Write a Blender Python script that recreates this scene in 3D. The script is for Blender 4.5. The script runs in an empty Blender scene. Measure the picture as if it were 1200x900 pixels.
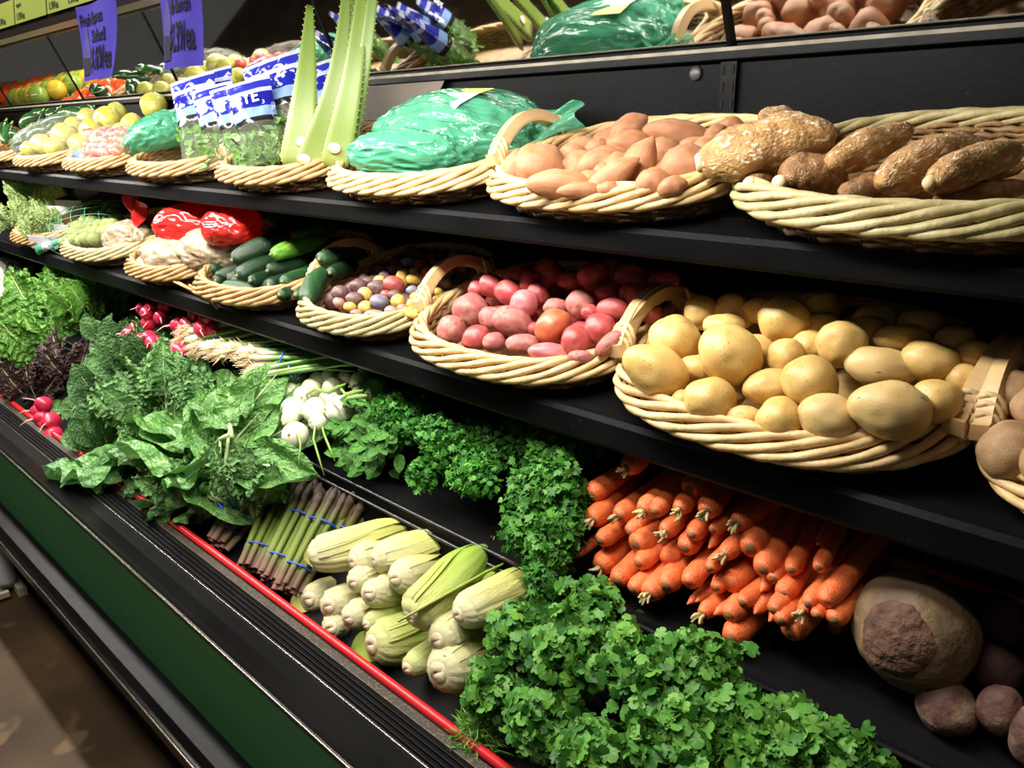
import bpy, bmesh, math, random
import numpy as np
from mathutils import Vector, Matrix, noise
pi = math.pi; R = math.radians
scene = bpy.context.scene
COL = scene.collection
random.seed(7); np.random.seed(7)

# ------------------------------------------------------------------ camera, world, lights, exposure
CAM_H = 1.55
HEAD, PITCH, FPX = R(45.2027), R(16.5908), 970.0
cd = bpy.data.cameras.new('camera'); cam = bpy.data.objects.new('camera', cd); COL.objects.link(cam)
cam.location = (0, 0, CAM_H); cam.rotation_euler = (pi/2-PITCH, 0, HEAD)
cd.sensor_width = 36; cd.lens = FPX/1200*36; cd.clip_start = .02
scene.camera = cam
w = bpy.data.worlds.new('store_ambient'); scene.world = w; w.use_nodes = True
w.node_tree.nodes['Background'].inputs[0].default_value = (1.0, .93, .84, 1)
w.node_tree.nodes['Background'].inputs[1].default_value = .045

def area_light(name, loc, rot, sx, sy, power, col):
    l = bpy.data.lights.new(name, 'AREA'); l.shape = 'RECTANGLE'; l.size = sx; l.size_y = sy
    l.energy = power; l.color = col
    o = bpy.data.objects.new(name, l); COL.objects.link(o); o.location = loc; o.rotation_euler = rot
    return o
# tube lamps inside the case canopy, and the store's ceiling lamps over the aisle
area_light('canopy_lamp', (-2.90, .615, 1.86), (R(26), 0, 0), 4.7, .09, 80, (1.0, .95, .87))
area_light('aisle_lamp', (-2.2, -.25, 2.9), (R(6), 0, 0), 4.5, .35, 60, (1.0, .92, .80))
scene.view_settings.view_transform = 'Standard'; scene.view_settings.look = 'None'
scene.view_settings.gamma = 1; scene.view_settings.exposure = .45
scene.view_settings.use_curve_mapping = False

# ------------------------------------------------------------------ helpers: pixel <-> place
_h = Vector((-math.sin(HEAD), math.cos(HEAD), 0))
CF = _h*math.cos(PITCH)+Vector((0, 0, -math.sin(PITCH)))
CR = _h.cross(Vector((0, 0, 1))); CU = CR.cross(CF)
C0 = Vector((0, 0, CAM_H))
def ray(u, v): return CF*FPX+CR*(u-600)-CU*(v-450)
def P(u, v, Y): r = ray(u, v); return C0+r*(Y/r.y)
def PP(u, v, pl):                      # pl = (Y0, z0, slope): the sloping surface of a heap
    Y0, z0, m = pl; r = ray(u, v); s = (z0-m*Y0-CAM_H)/(r.z-m*r.y); return C0+r*s
def pxm(p): return (p-C0).dot(CF)/FPX  # metres per pixel at p

# ------------------------------------------------------------------ helpers: objects
WM = {}
def mk(name, mesh, M=None, parent=None, mat=None):
    o = bpy.data.objects.new(name, mesh); COL.objects.link(o)
    M = M if M is not None else Matrix.Identity(4)
    if parent is not None:
        o.parent = parent; o.matrix_parent_inverse = WM[parent.name].inverted_safe()
    o.matrix_basis = M; WM[o.name] = M
    if mat is not None and mesh is not None:
        if len(mesh.materials) == 0: mesh.materials.append(mat)
        elif mesh.materials[0] != mat:
            o.material_slots[0].link = 'OBJECT'; o.material_slots[0].material = mat
    return o
def tag(o, label=None, cat=None, group=None, kind=None):
    if label: o['label'] = label
    if cat: o['category'] = cat
    if group: o['group'] = group
    if kind: o['kind'] = kind
    return o
def empty(name, loc): return mk(name, None, Matrix.Translation(loc))
def me(name, v, f, smooth=True, uv=None):
    m = bpy.data.meshes.new(name); m.from_pydata([tuple(x) for x in v], [], f)
    if uv is not None:
        l = m.uv_layers.new(name='UVMap')
        idx = np.zeros(len(m.loops), int); m.loops.foreach_get('vertex_index', idx)
        l.data.foreach_set('uv', np.asarray(uv, float)[idx].ravel())
    if smooth: m.polygons.foreach_set('use_smooth', [True]*len(m.polygons))
    m.update(); return m
def frame(x, y, z, loc): 
    M = Matrix.Identity(4)
    for i, a in enumerate((x, y, z)):
        for k in range(3): M[k][i] = a[k]
    for k in range(3): M[k][3] = loc[k]
    return M
def tube(pts, rad, n=6, closed=False, caps=True, flat=None):
    pts = [Vector(p) for p in pts]; N = len(pts)
    if not hasattr(rad, '__len__'): rad = [rad]*N
    t0 = (pts[1]-pts[0]).normalized(); up = Vector((0, 0, 1)) if abs(t0.z) < .9 else Vector((0, 1, 0))
    nrm = (up-t0*up.dot(t0)).normalized(); V = []; F = []
    for i in range(N):
        a = pts[(i-1) % N] if (closed or i > 0) else pts[0]; b = pts[(i+1) % N] if (closed or i < N-1) else pts[-1]
        t = (b-a).normalized(); nrm = (nrm-t*nrm.dot(t)); nrm.normalize(); bn = t.cross(nrm)
        for k in range(n):
            an = 2*pi*k/n; V.append(pts[i]+nrm*(rad[i]*math.cos(an))+bn*(rad[i]*math.sin(an)*(flat or 1)))
    for i in range(N if closed else N-1):
        j = (i+1) % N
        for k in range(n):
            k2 = (k+1) % n; F.append((i*n+k, i*n+k2, j*n+k2, j*n+k))
    if caps and not closed:
        F.append(tuple(range(n-1, -1, -1))); F.append(tuple((N-1)*n+k for k in range(n)))
    return V, F
class MB:
    def __init__(s): s.v = []; s.f = []
    def add(s, vf): b = len(s.v); s.v += list(vf[0]); s.f += [tuple(i+b for i in f) for f in vf[1]]; return s
    def mesh(s, name, smooth=True): return me(name, s.v, s.f, smooth)
def boxvf(x0, x1, y0, y1, z0, z1):
    v = [(x, y, z) for x in (x0, x1) for y in (y0, y1) for z in (z0, z1)]
    return v, [(0, 1, 3, 2), (4, 6, 7, 5), (0, 4, 5, 1), (2, 3, 7, 6), (0, 2, 6, 4), (1, 5, 7, 3)]
def box(name, x0, x1, y0, y1, z0, z1, mat, parent=None, bev=.002):
    c = Vector(((x0+x1)/2, (y0+y1)/2, (z0+z1)/2)); v, f = boxvf(x0-c.x, x1-c.x, y0-c.y, y1-c.y, z0-c.z, z1-c.z)
    bm = bmesh.new(); vs = [bm.verts.new(p) for p in v]
    for q in f: bm.faces.new([vs[i] for i in q])
    bmesh.ops.recalc_face_normals(bm, faces=bm.faces)
    if bev: bmesh.ops.bevel(bm, geom=list(bm.edges), offset=bev, segments=2, affect='EDGES', profile=.5)
    m = bpy.data.meshes.new(name); bm.to_mesh(m); bm.free()
    return mk(name, m, Matrix.Translation(c), parent, mat)
def extrude_x(name, prof, x0, x1, mat, parent=None, smooth=False):   # profile polygon in (y, z), swept along the case
    c = Vector(((x0+x1)/2, prof[0][0], prof[0][1])); n = len(prof)
    v = [(x0-c.x, y-c.y, z-c.z) for y, z in prof]+[(x1-c.x, y-c.y, z-c.z) for y, z in prof]
    f = [(i, (i+1) % n, n+(i+1) % n, n+i) for i in range(n)]+[tuple(range(n-1, -1, -1)), tuple(range(n, 2*n))]
    m = me(name, v, f, smooth); bm = bmesh.new(); bm.from_mesh(m); bmesh.ops.recalc_face_normals(bm, faces=bm.faces); bm.to_mesh(m); bm.free()
    return mk(name, m, Matrix.Translation(c), parent, mat)
def ico(sub):
    bm = bmesh.new(); bmesh.ops.create_icosphere(bm, subdivisions=sub, radius=1)
    v = [x.co.copy() for x in bm.verts]; f = [tuple(q.index for q in p.verts) for p in bm.faces]; bm.free(); return v, f
def nz(p, s=1, seed=0): return noise.noise(Vector((p[0]*s+seed*7.3, p[1]*s+seed*3.1, p[2]*s-seed*5.7)))

# ------------------------------------------------------------------ materials
MATS = {}
def mat(name, c1, c2=None, scale=8, rough=.5, bump=0, bscale=None, rnd=.0, c3=None, spot=None, spot_scale=40, spot_amt=.62,
        island=0, trans=0, metal=0, spec=.5, coat=0, alpha=1, sss=0, stretch=None, hue=0):
    if name in MATS: return MATS[name]
    m = bpy.data.materials.new(name); m.use_nodes = True; nt = m.node_tree; N = nt.nodes; L = nt.links
    b = N['Principled BSDF']; out = N['Material Output']
    b.inputs['Roughness'].default_value = rough; b.inputs['Metallic'].default_value = metal
    b.inputs['Specular IOR Level'].default_value = spec; b.inputs['Coat Weight'].default_value = coat
    b.inputs['Alpha'].default_value = alpha
    if sss: b.inputs['Subsurface Weight'].default_value = sss; b.inputs['Subsurface Radius'].default_value = (.01, .006, .003)
    tc = N.new('ShaderNodeTexCoord'); co = tc.outputs['Object']
    if stretch:
        mp = N.new('ShaderNodeMapping'); mp.inputs['Scale'].default_value = stretch; L.new(co, mp.inputs[0]); co = mp.outputs[0]
    oi = N.new('ShaderNodeObjectInfo')
    ad = N.new('ShaderNodeVectorMath'); ad.operation = 'ADD'; L.new(co, ad.inputs[0])
    cx = N.new('ShaderNodeVectorMath'); cx.operation = 'SCALE'; cx.inputs[0].default_value = (37, 17, 53); L.new(oi.outputs['Random'], cx.inputs['Scale']); L.new(cx.outputs[0], ad.inputs[1])
    co = ad.outputs[0]
    nx = N.new('ShaderNodeTexNoise'); nx.inputs['Scale'].default_value = scale; nx.inputs['Detail'].default_value = 4; L.new(co, nx.inputs['Vector'])
    cr = N.new('ShaderNodeValToRGB'); L.new(nx.outputs['Fac'], cr.inputs[0]); e = cr.color_ramp.elements
    e[0].position = .32; e[0].color = (*c1, 1); e[1].position = .68; e[1].color = (*(c2 or c1), 1)
    if c3: k = e.new(.5); k.color = (*c3, 1)
    col = cr.outputs[0]
    if spot:
        sn = N.new('ShaderNodeTexNoise'); sn.inputs['Scale'].default_value = spot_scale; sn.inputs['Detail'].default_value = 2; L.new(co, sn.inputs['Vector'])
        sr = N.new('ShaderNodeValToRGB'); sr.color_ramp.elements[0].position = spot_amt; sr.color_ramp.elements[1].position = spot_amt+.07; L.new(sn.outputs['Fac'], sr.inputs[0])
        mx = N.new('ShaderNodeMixRGB'); L.new(sr.outputs[0], mx.inputs[0]); L.new(col, mx.inputs[1]); mx.inputs[2].default_value = (*spot, 1); col = mx.outputs[0]
    if rnd or island or hue:
        hs = N.new('ShaderNodeHueSaturation'); L.new(col, hs.inputs['Color'])
        src = oi.outputs['Random']; amt = rnd
        if island: g = N.new('ShaderNodeNewGeometry'); src = g.outputs['Random Per Island']; amt = island
        mr = N.new('ShaderNodeMapRange'); L.new(src, mr.inputs[0]); mr.inputs[3].default_value = 1-amt; mr.inputs[4].default_value = 1+amt; L.new(mr.outputs[0], hs.inputs['Value'])
        if hue:
            m2 = N.new('ShaderNodeMapRange'); L.new(src, m2.inputs[0]); m2.inputs[3].default_value = .5+hue; m2.inputs[4].default_value = .5-hue; L.new(m2.outputs[0], hs.inputs['Hue'])
        col = hs.outputs[0]
    L.new(col, b.inputs['Base Color'])
    if bump:
        bn = N.new('ShaderNodeTexNoise'); bn.inputs['Scale'].default_value = bscale or scale*4; bn.inputs['Detail'].default_value = 5; L.new(co, bn.inputs['Vector'])
        bp = N.new('ShaderNodeBump'); bp.inputs['Strength'].default_value = bump; bp.inputs['Distance'].default_value = .01; L.new(bn.outputs['Fac'], bp.inputs['Height']); L.new(bp.outputs[0], b.inputs['Normal'])
    if trans:
        tr = N.new('ShaderNodeBsdfTranslucent'); L.new(col, tr.inputs[0]); ms = N.new('ShaderNodeMixShader'); ms.inputs[0].default_value = trans
        L.new(b.outputs[0], ms.inputs[1]); L.new(tr.outputs[0], ms.inputs[2]); L.new(ms.outputs[0], out.inputs[0])
    MATS[name] = m; return m
def ramp_mat(name, axis, stops, rough=.5, noise_amt=.06, nscale=12, bump=0, trans=0, uv=False, spec=.5, stretch=None, rnd=0):
    """colour runs along the thing itself (white root to green tip, butt to tip of a cob ...)"""
    m = bpy.data.materials.new(name); m.use_nodes = True; nt = m.node_tree; N = nt.nodes; L = nt.links; b = N['Principled BSDF']
    b.inputs['Roughness'].default_value = rough; b.inputs['Specular IOR Level'].default_value = spec
    tc = N.new('ShaderNodeTexCoord'); sp = N.new('ShaderNodeSeparateXYZ'); L.new(tc.outputs['UV' if uv else 'Generated'], sp.inputs[0])
    nx = N.new('ShaderNodeTexNoise'); nx.inputs['Scale'].default_value = nscale; nx.inputs['Detail'].default_value = 4
    oi = N.new('ShaderNodeObjectInfo'); ad = N.new('ShaderNodeVectorMath'); ad.operation = 'ADD'
    cx = N.new('ShaderNodeVectorMath'); cx.operation = 'SCALE'; cx.inputs[0].default_value = (37, 17, 53); L.new(oi.outputs['Random'], cx.inputs['Scale'])
    src = tc.outputs['Object']
    if stretch:
        mp = N.new('ShaderNodeMapping'); mp.inputs['Scale'].default_value = stretch; L.new(tc.outputs['Generated'], mp.inputs[0]); src = mp.outputs[0]
    L.new(src, ad.inputs[0]); L.new(cx.outputs[0], ad.inputs[1]); L.new(ad.outputs[0], nx.inputs['Vector'])
    ma = N.new('ShaderNodeMath'); ma.operation = 'MULTIPLY_ADD'; L.new(nx.outputs['Fac'], ma.inputs[0]); ma.inputs[1].default_value = noise_amt*2
    sub = N.new('ShaderNodeMath'); sub.operation = 'SUBTRACT'; L.new(sp.outputs[axis], sub.inputs[0]); sub.inputs[1].default_value = noise_amt
    L.new(sub.outputs[0], ma.inputs[2])
    cr = N.new('ShaderNodeValToRGB'); L.new(ma.outputs[0], cr.inputs[0]); e = cr.color_ramp.elements
    e[0].position = stops[0][0]; e[0].color = (*stops[0][1], 1); e[1].position = stops[-1][0]; e[1].color = (*stops[-1][1], 1)
    for p, c in stops[1:-1]: k = e.new(p); k.color = (*c, 1)
    col = cr.outputs[0]
    if rnd:
        hs = N.new('ShaderNodeHueSaturation'); L.new(col, hs.inputs['Color']); mr = N.new('ShaderNodeMapRange'); L.new(oi.outputs['Random'], mr.inputs[0]); mr.inputs[3].default_value = 1-rnd; mr.inputs[4].default_value = 1+rnd; L.new(mr.outputs[0], hs.inputs['Value']); col = hs.outputs[0]
    L.new(col, b.inputs['Base Color'])
    if bump:
        bp = N.new('ShaderNodeBump'); bp.inputs['Strength'].default_value = bump; bp.inputs['Distance'].default_value = .01; L.new(nx.outputs['Fac'], bp.inputs['Height']); L.new(bp.outputs[0], b.inputs['Normal'])
    if trans:
        tr = N.new('ShaderNodeBsdfTranslucent'); L.new(col, tr.inputs[0]); ms = N.new('ShaderNodeMixShader'); ms.inputs[0].default_value = trans
        L.new(b.outputs[0], ms.inputs[1]); L.new(tr.outputs[0], ms.inputs[2]); L.new(ms.outputs[0], N['Material Output'].inputs[0])
    MATS[name] = m; return m
def vein_mat(name, c1, c2, vein, rough=.45, trans=.2, k=26, amt=.5, rnd=.15):
    m = bpy.data.materials.new(name); m.use_nodes = True; nt = m.node_tree; N = nt.nodes; L = nt.links; b = N['Principled BSDF']
    b.inputs['Roughness'].default_value = rough
    tc = N.new('ShaderNodeTexCoord'); sp = N.new('ShaderNodeSeparateXYZ'); L.new(tc.outputs['UV'], sp.inputs[0])
    def M(op, a, bb, c=None):
        q = N.new('ShaderNodeMath'); q.operation = op
        for i, x in enumerate((a, bb, c)):
            if x is None: continue
            if hasattr(x, 'links'): L.new(x, q.inputs[i])
            else: q.inputs[i].default_value = x
        return q.outputs[0]
    ab = M('ABSOLUTE', M('SUBTRACT', sp.outputs[0], .5), 0)
    s = M('SINE', M('MULTIPLY', M('SUBTRACT', sp.outputs[1], M('MULTIPLY', ab, .7)), k*2), 0)
    side = M('GREATER_THAN', s, .93); mid = M('LESS_THAN', ab, .022); v = M('MULTIPLY', M('MAXIMUM', side, mid), amt)
    nx = N.new('ShaderNodeTexNoise'); nx.inputs['Scale'].default_value = 5; nx.inputs['Detail'].default_value = 5; L.new(tc.outputs['Object'], nx.inputs['Vector'])
    cr = N.new('ShaderNodeValToRGB'); L.new(nx.outputs['Fac'], cr.inputs[0]); e = cr.color_ramp.elements; e[0].position = .35; e[0].color = (*c1, 1); e[1].position = .65; e[1].color = (*c2, 1)
    mx = N.new('ShaderNodeMixRGB'); L.new(v, mx.inputs[0]); L.new(cr.outputs[0], mx.inputs[1]); mx.inputs[2].default_value = (*vein, 1)
    oi = N.new('ShaderNodeObjectInfo'); hs = N.new('ShaderNodeHueSaturation'); L.new(mx.outputs[0], hs.inputs['Color']); mr = N.new('ShaderNodeMapRange'); L.new(oi.outputs['Random'], mr.inputs[0]); mr.inputs[3].default_value = 1-rnd; mr.inputs[4].default_value = 1+rnd; L.new(mr.outputs[0], hs.inputs['Value'])
    L.new(hs.outputs[0], b.inputs['Base Color'])
    bn = N.new('ShaderNodeTexNoise'); bn.inputs['Scale'].default_value = 14; L.new(tc.outputs['Object'], bn.inputs['Vector'])
    bp = N.new('ShaderNodeBump'); bp.inputs['Strength'].default_value = .5; bp.inputs['Distance'].default_value = .05; L.new(bn.outputs['Fac'], bp.inputs['Height']); L.new(bp.outputs[0], b.inputs['Normal'])
    tr = N.new('ShaderNodeBsdfTranslucent'); L.new(hs.outputs[0], tr.inputs[0]); ms = N.new('ShaderNodeMixShader'); ms.inputs[0].default_value = trans
    L.new(b.outputs[0], ms.inputs[1]); L.new(tr.outputs[0], ms.inputs[2]); L.new(ms.outputs[0], N['Material Output'].inputs[0])
    MATS[name] = m; return m

BLACK = mat('black_plastic', (.0028, .0028, .0032), (.005, .005, .0055), 3, .36, .05, 60, spec=.07)
BLACKM = mat('black_matte', (.006, .006, .006), (.010, .010, .010), 2, .7, .08, 40, spec=.2)
STEELB = mat('black_steel', (.0030, .0030, .0034), (.006, .006, .0065), 6, .42, .04, 90, spot=(.018, .018, .018), spot_scale=70, spot_amt=.71, spec=.05)
GLOSS = mat('gloss_black_rail', (.02, .02, .022), (.03, .03, .032), 20, .22, .1, 60, spec=.6)
CHROME = mat('chrome_strip', (.75, .73, .70), (.6, .58, .56), 20, .18, metal=1)
GREENP = mat('green_panel', (.022, .105, .040), (.030, .125, .050), 1.5, .45, .04, 30, spec=.25)
REDT = mat('red_rubber', (.50, .012, .018), (.58, .02, .024), 6, .3)
MIRROR = mat('mirror_glass', (.78, .79, .76), (.70, .71, .68), 3, .035, metal=1)
FLOORM = mat('brown_floor', (.028, .016, .008), (.085, .050, .024), 2.2, .6, .1, 25, c3=(.045, .027, .013), spot=(.11, .07, .035), spot_scale=7, spot_amt=.62, spec=.2)
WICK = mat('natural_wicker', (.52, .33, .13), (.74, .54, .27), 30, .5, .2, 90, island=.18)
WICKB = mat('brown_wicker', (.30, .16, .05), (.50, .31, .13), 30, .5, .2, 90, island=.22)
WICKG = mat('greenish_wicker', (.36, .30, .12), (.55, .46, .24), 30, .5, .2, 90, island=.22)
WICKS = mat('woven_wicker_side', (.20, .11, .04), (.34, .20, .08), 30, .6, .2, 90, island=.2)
WOOD = mat('handle_wood', (.50, .31, .13), (.66, .45, .22), 14, .45, .1, 60, stretch=(1, .25, 1), rnd=.1)
BIND = mat('handle_binding', (.58, .40, .18), (.74, .56, .30), 40, .5, .1, 120)

# ------------------------------------------------------------------ the setting
X0, X1 = -7.6, .9
fl = box('floor', -9, 3, -4, 2.2, -.04, 0, FLOORM, None, 0); tag(fl, 'dark brown mottled store floor', 'floor', kind='structure')
wb = box('wall_back', -9, 3, 2.2, 2.3, 0, 3.2, BLACKM, None, 0); tag(wb, 'dark wall behind the produce case', 'wall', kind='structure')

case = empty('display_case', (-2.8, .63, 0))
tag(case, 'long black refrigerated produce case with a green front panel', 'display case')
box('kick_plate', X0, X1, .626, .66, 0, .36, BLACKM, case)
extrude_x('bumper', [(.66, .33), (.52, .315), (.502, .335), (.498, .40), (.508, .418), (.545, .425), (.66, .425)], X0, X1, BLACK, case)
box('bumper_strip', X0, X1, .494, .5, .376, .381, CHROME, case, .001)
box('front_panel', X0, X1, .553, .60, .425, .640, GREENP, case)
extrude_x('front_rail', [(.60, .630), (.556, .630), (.551, .636), (.552, .645), (.557, .649), (.566, .648), (.60, .640), (.634, .640), (.634, .60), (.60, .60)], X0, X1, BLACK, case)
box('rail_strip', X0, X1, .5475, .5535, .641, .6455, CHROME, case, .001)
box('front_ledge', X0, X1, .634, .70, .60, .640, BLACK, case)
box('ledge_strip', X0, X1, .632, .636, .638, .6435, CHROME, case, .001)
for i in range(4): box('ledge_rib', X0, X1, .641+i*.0105, .648+i*.0105, .639, .6445, STEELB, case, .0015)
HC = mat('air_grille', (.02, .018, .015), (.03, .027, .02), 9, .5, spot=(.09, .065, .035), spot_scale=230, spot_amt=.54)
box('air_grille', X0, X1, .682, .70, .636, .646, HC, case, .001)
mk('red_trim', me('red_trim', *tube([(X0, 0, 0), (X0/2, 0, 0), (X1, 0, 0)], .0085, 10)), Matrix.Translation((0, .709, .650)), case, REDT)
# lower deck: a steep front bin, a step, and a rear tray
extrude_x('front_bin', [(.70, .60), (.715, .60), (.915, .715), (.915, .69), (.72, .57), (.70, .57)], X0, X1, STEELB, case)
extrude_x('deck_step', [(.915, .69), (.915, .832), (.930, .836), (.945, .69)], X0, X1, BLACK, case)
mk('step_rail', me('step_rail', *tube([(X0, 0, 0), (X1, 0, 0)], .0035, 8)), Matrix.Translation((0, .914, .838)), case, GLOSS)
mk('step_rail', me('step_rail', *tube([(X0, 0, 0), (X1, 0, 0)], .0035, 8)), Matrix.Translation((0, .909, .815)), case, GLOSS)
extrude_x('rear_tray', [(.93, .836), (1.40, .955), (1.40, .94), (.93, .815)], X0, X1, STEELB, case)
# shelves (sloping), each with its front lip
def shelf(Y, zt, lip, name='shelf'):
    s = extrude_x(name, [(Y, zt), (1.41, zt+(1.41-Y)*.2126), (1.41, zt+(1.41-Y)*.2126-.018), (Y, zt-.018)], X0, X1, STEELB, case)
    extrude_x('shelf_lip', [(Y-.016, zt-.006), (Y-.010, zt+.002), (Y+.002, zt+.002), (Y+.002, zt-lip+.004), (Y-.004, zt-lip), (Y-.012, zt-lip), (Y-.016, zt-lip+.006)], X0, X1, STEELB, s)
    for x in (-5.6, -4.45, -3.3, -2.1, -.862, .35):
        extrude_x('shelf_bracket', [(1.41, zt+.08), (1.41, zt-.04), (Y+.1, zt-.002), (Y+.1, zt+.004)], x-.004, x+.004, BLACK, s)
shelf(.962, 1.136, .048); shelf(1.014, 1.420, .040)
box('back_panel', X0, X1, 1.42, 1.44, .6, 1.72, STEELB, case)
for x in (-5.6, -4.45, -3.3, -2.1, -.862, .35):
    st = box('shelf_standard', x-.017, x+.017, 1.410, 1.421, .95, 1.69, BLACK, case, .001)
    for dx in (-.010, .010):
        mb = MB()
        for k in range(24): mb.add(boxvf(-.0025, .0025, -.001, .001, k*.03, k*.03+.016))
        mk('slot_row', mb.mesh('slot_row', False), Matrix.Translation((x+dx, 1.4095, .97)), st, mat('slot_dark', (.001, .001, .001), rough=.9))
v, f = ico(2); mk('round_plug', me('round_plug', [(p.x*.014, p.y*.005, p.z*.014) for p in v], f), Matrix.Translation(P(815, 86, 1.417)), case, mat('grey_plug', (.05, .05, .05), rough=.4))
# leaning mirrors above the back panel
TM = R(24); ms, mc = math.sin(TM), math.cos(TM); ML = .30
def mirpt(x, l, d): return Vector((x, 1.42-ms*l-mc*d, 1.703+mc*l-ms*d))
edges = [-7.6, -6.4, -5.3, -4.18, -3.15, -2.1, -.862, .35, .9]
for a, b in zip(edges[:-1], edges[1:]):
    c = mirpt((a+b)/2, ML/2, 0); M = frame((1, 0, 0), (0, -ms, mc), (0, -mc, -ms), c)
    v, f = boxvf(a-(a+b)/2+.004, b-(a+b)/2-.004, -ML/2, ML/2, -.006, 0)
    mk('mirror_panel', me('mirror_panel', v, f, False), M, case, MIRROR)
    v, f = boxvf(-.004, .004, -ML/2, ML/2, -.004, .004 if abs(b+.862) > .01 else .010)
    mk('mirror_seam', me('mirror_seam', v, f, False), frame((1, 0, 0), (0, -ms, mc), (0, -mc, -ms), mirpt(b, ML/2, 0)), case, BLACK)
box('mirror_ledge', X0, X1, 1.398, 1.436, 1.684, 1.704, BLACK, case)
box('mirror_ledge_edge', X0, X1, 1.3965, 1.400, 1.6985, 1.7055, mat('pale_ledge_edge', (.30, .27, .21), (.18, .16, .12), 30, .6), case, .001)  # paler tan strip along the top front edge of the dark ledge
extrude_x('mirror_top_frame', [(1.26, 1.962), (1.305, 1.97), (1.315, 2.02), (1.27, 2.02)], X0, X1, BLACK, case)
extrude_x('canopy_roof', [(.53, 2.0), (1.42, 2.02), (1.42, 2.06), (.53, 2.06)], X0, X1, mat('canopy_inside', (.10, .05, .025), (.05, .03, .02), 3, .4), case)
extrude_x('canopy_front', [(.535, 1.80), (.555, 1.80), (.565, 2.06), (.53, 2.06)], X0, X1, BLACKM, case)
extrude_x('canopy_lip', [(.525, 1.735), (.575, 1.742), (.575, 1.757), (.545, 1.803), (.53, 1.80)], X0, X1, mat('lip_brown', (.010, .006, .005), (.016, .008, .006), 4, .4, spec=.2), case)
box('canopy_end', X1-.02, X1, .53, 1.44, .6, 2.06, BLACKM, case)

# ------------------------------------------------------------------ writing
def text_mesh(body, size, bold=False):
    c = bpy.data.curves.new('lettering', 'FONT'); c.body = body; c.size = size; c.extrude = .0003; c.align_x = 'LEFT'
    if bold: c.offset = size*.014
    o = bpy.data.objects.new('lettering', c); COL.objects.link(o)
    dg = bpy.context.evaluated_depsgraph_get(); m = bpy.data.meshes.new_from_object(o.evaluated_get(dg))
    COL.objects.unlink(o); bpy.data.objects.remove(o); return m
INK = mat('dark_ink', (.010, .008, .03), rough=.7)
def hang_sign(name, u0, v0, u1, wid, hgt, Y, lines, label, curl, lean, colr):
    top = P(u0, v0, Y); n = 14; V = []; F = []; UV = []
    def S(a, b):   # a across 0..1, b down 0..1
        bend = curl*(a**3)*(b**1.3)
        return Vector((a*wid-bend*.6*wid, -lean*b*b*hgt-bend*.35*wid+.004*math.sin(a*6+b*2), -b*hgt))
    for side in (0, 1):
        for i in range(n+1):
            for j in range(n+1):
                q = S(i/n, j/n); V.append(q+Vector((0, side*.0006, 0)))
    N1 = (n+1)*(n+1)
    for i in range(n):
        for j in range(n):
            a = i*(n+1)+j; F.append((a, a+1, a+n+2, a+n+1)); F.append((N1+a, N1+a+n+1, N1+a+n+2, N1+a+1))
    M = Matrix.Translation(top); o = mk(name, me(name, V, F), M, None, colr); tag(o, label, 'sign', 'violet price signs')
    for body, size, ax, by, sx in lines:
        m = text_mesh(body, size, True)
        for vt in m.vertices:
            x, y = vt.co.x*sx, vt.co.y; a = ax+x/wid; b = by-y/hgt
            q = S(min(a, 1.05), min(max(b, 0), 1)); vt.co = (q.x, q.y-.0012-vt.co.z, q.z)
        mk('lettering', m, M, o, INK)
    bott = [(.035, .30), (.075, .30), (.08, .45), (.15, .56), (.155, .68), (.155, .92), (.02, .92), (.02, .68), (.025, .56)]
    for nm, lo, hi, mt in (('bottle_picture', .28, .70, mat('pale_print', (.10, .09, .42), rough=.7)), ('bottle_picture_base', .68, .92, mat('dark_print', (.03, .025, .05), rough=.7))):
        pr = MB(); k = 8
        for i in range(k):
            b0, b1 = lo+(hi-lo)*i/k, lo+(hi-lo)*(i+1)/k
            hw = lambda b: .045+.075*min(1, max(0, (b-.42)/.15))
            q = [S(.15-hw(b0), b0), S(.15+hw(b0), b0), S(.15+hw(b1), b1), S(.15-hw(b1), b1)]
            pr.add(([p+Vector((0, -.0008, 0)) for p in q], [(0, 1, 2, 3)]))
        mk(nm, pr.mesh(nm, False), M, o, mt)
    return o
VIO = mat('violet_paper', (.20, .16, .92), (.22, .18, .95), 3, .6, trans=.5)
hang_sign('price_sign', 88, 9, 135, .170, .110, .512, [('Fresh Express', .024, .05, .26, .85), ('Salad', .025, .34, .50, 1.45), ('$.69/ea', .046, .33, .86, .72)],
          'violet paper price sign reading Fresh Express Salad, curled at its edge', .20, .05, VIO)
hang_sign('price_sign', 181, -45, 234, .124, .134, .512, [('1lb Bunch', .025, .24, .50, .72), ('$2.39/ea', .048, .24, .84, .46)],
          'violet paper price sign reading 1lb Bunch at $2.39', .05, .05, VIO)
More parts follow.
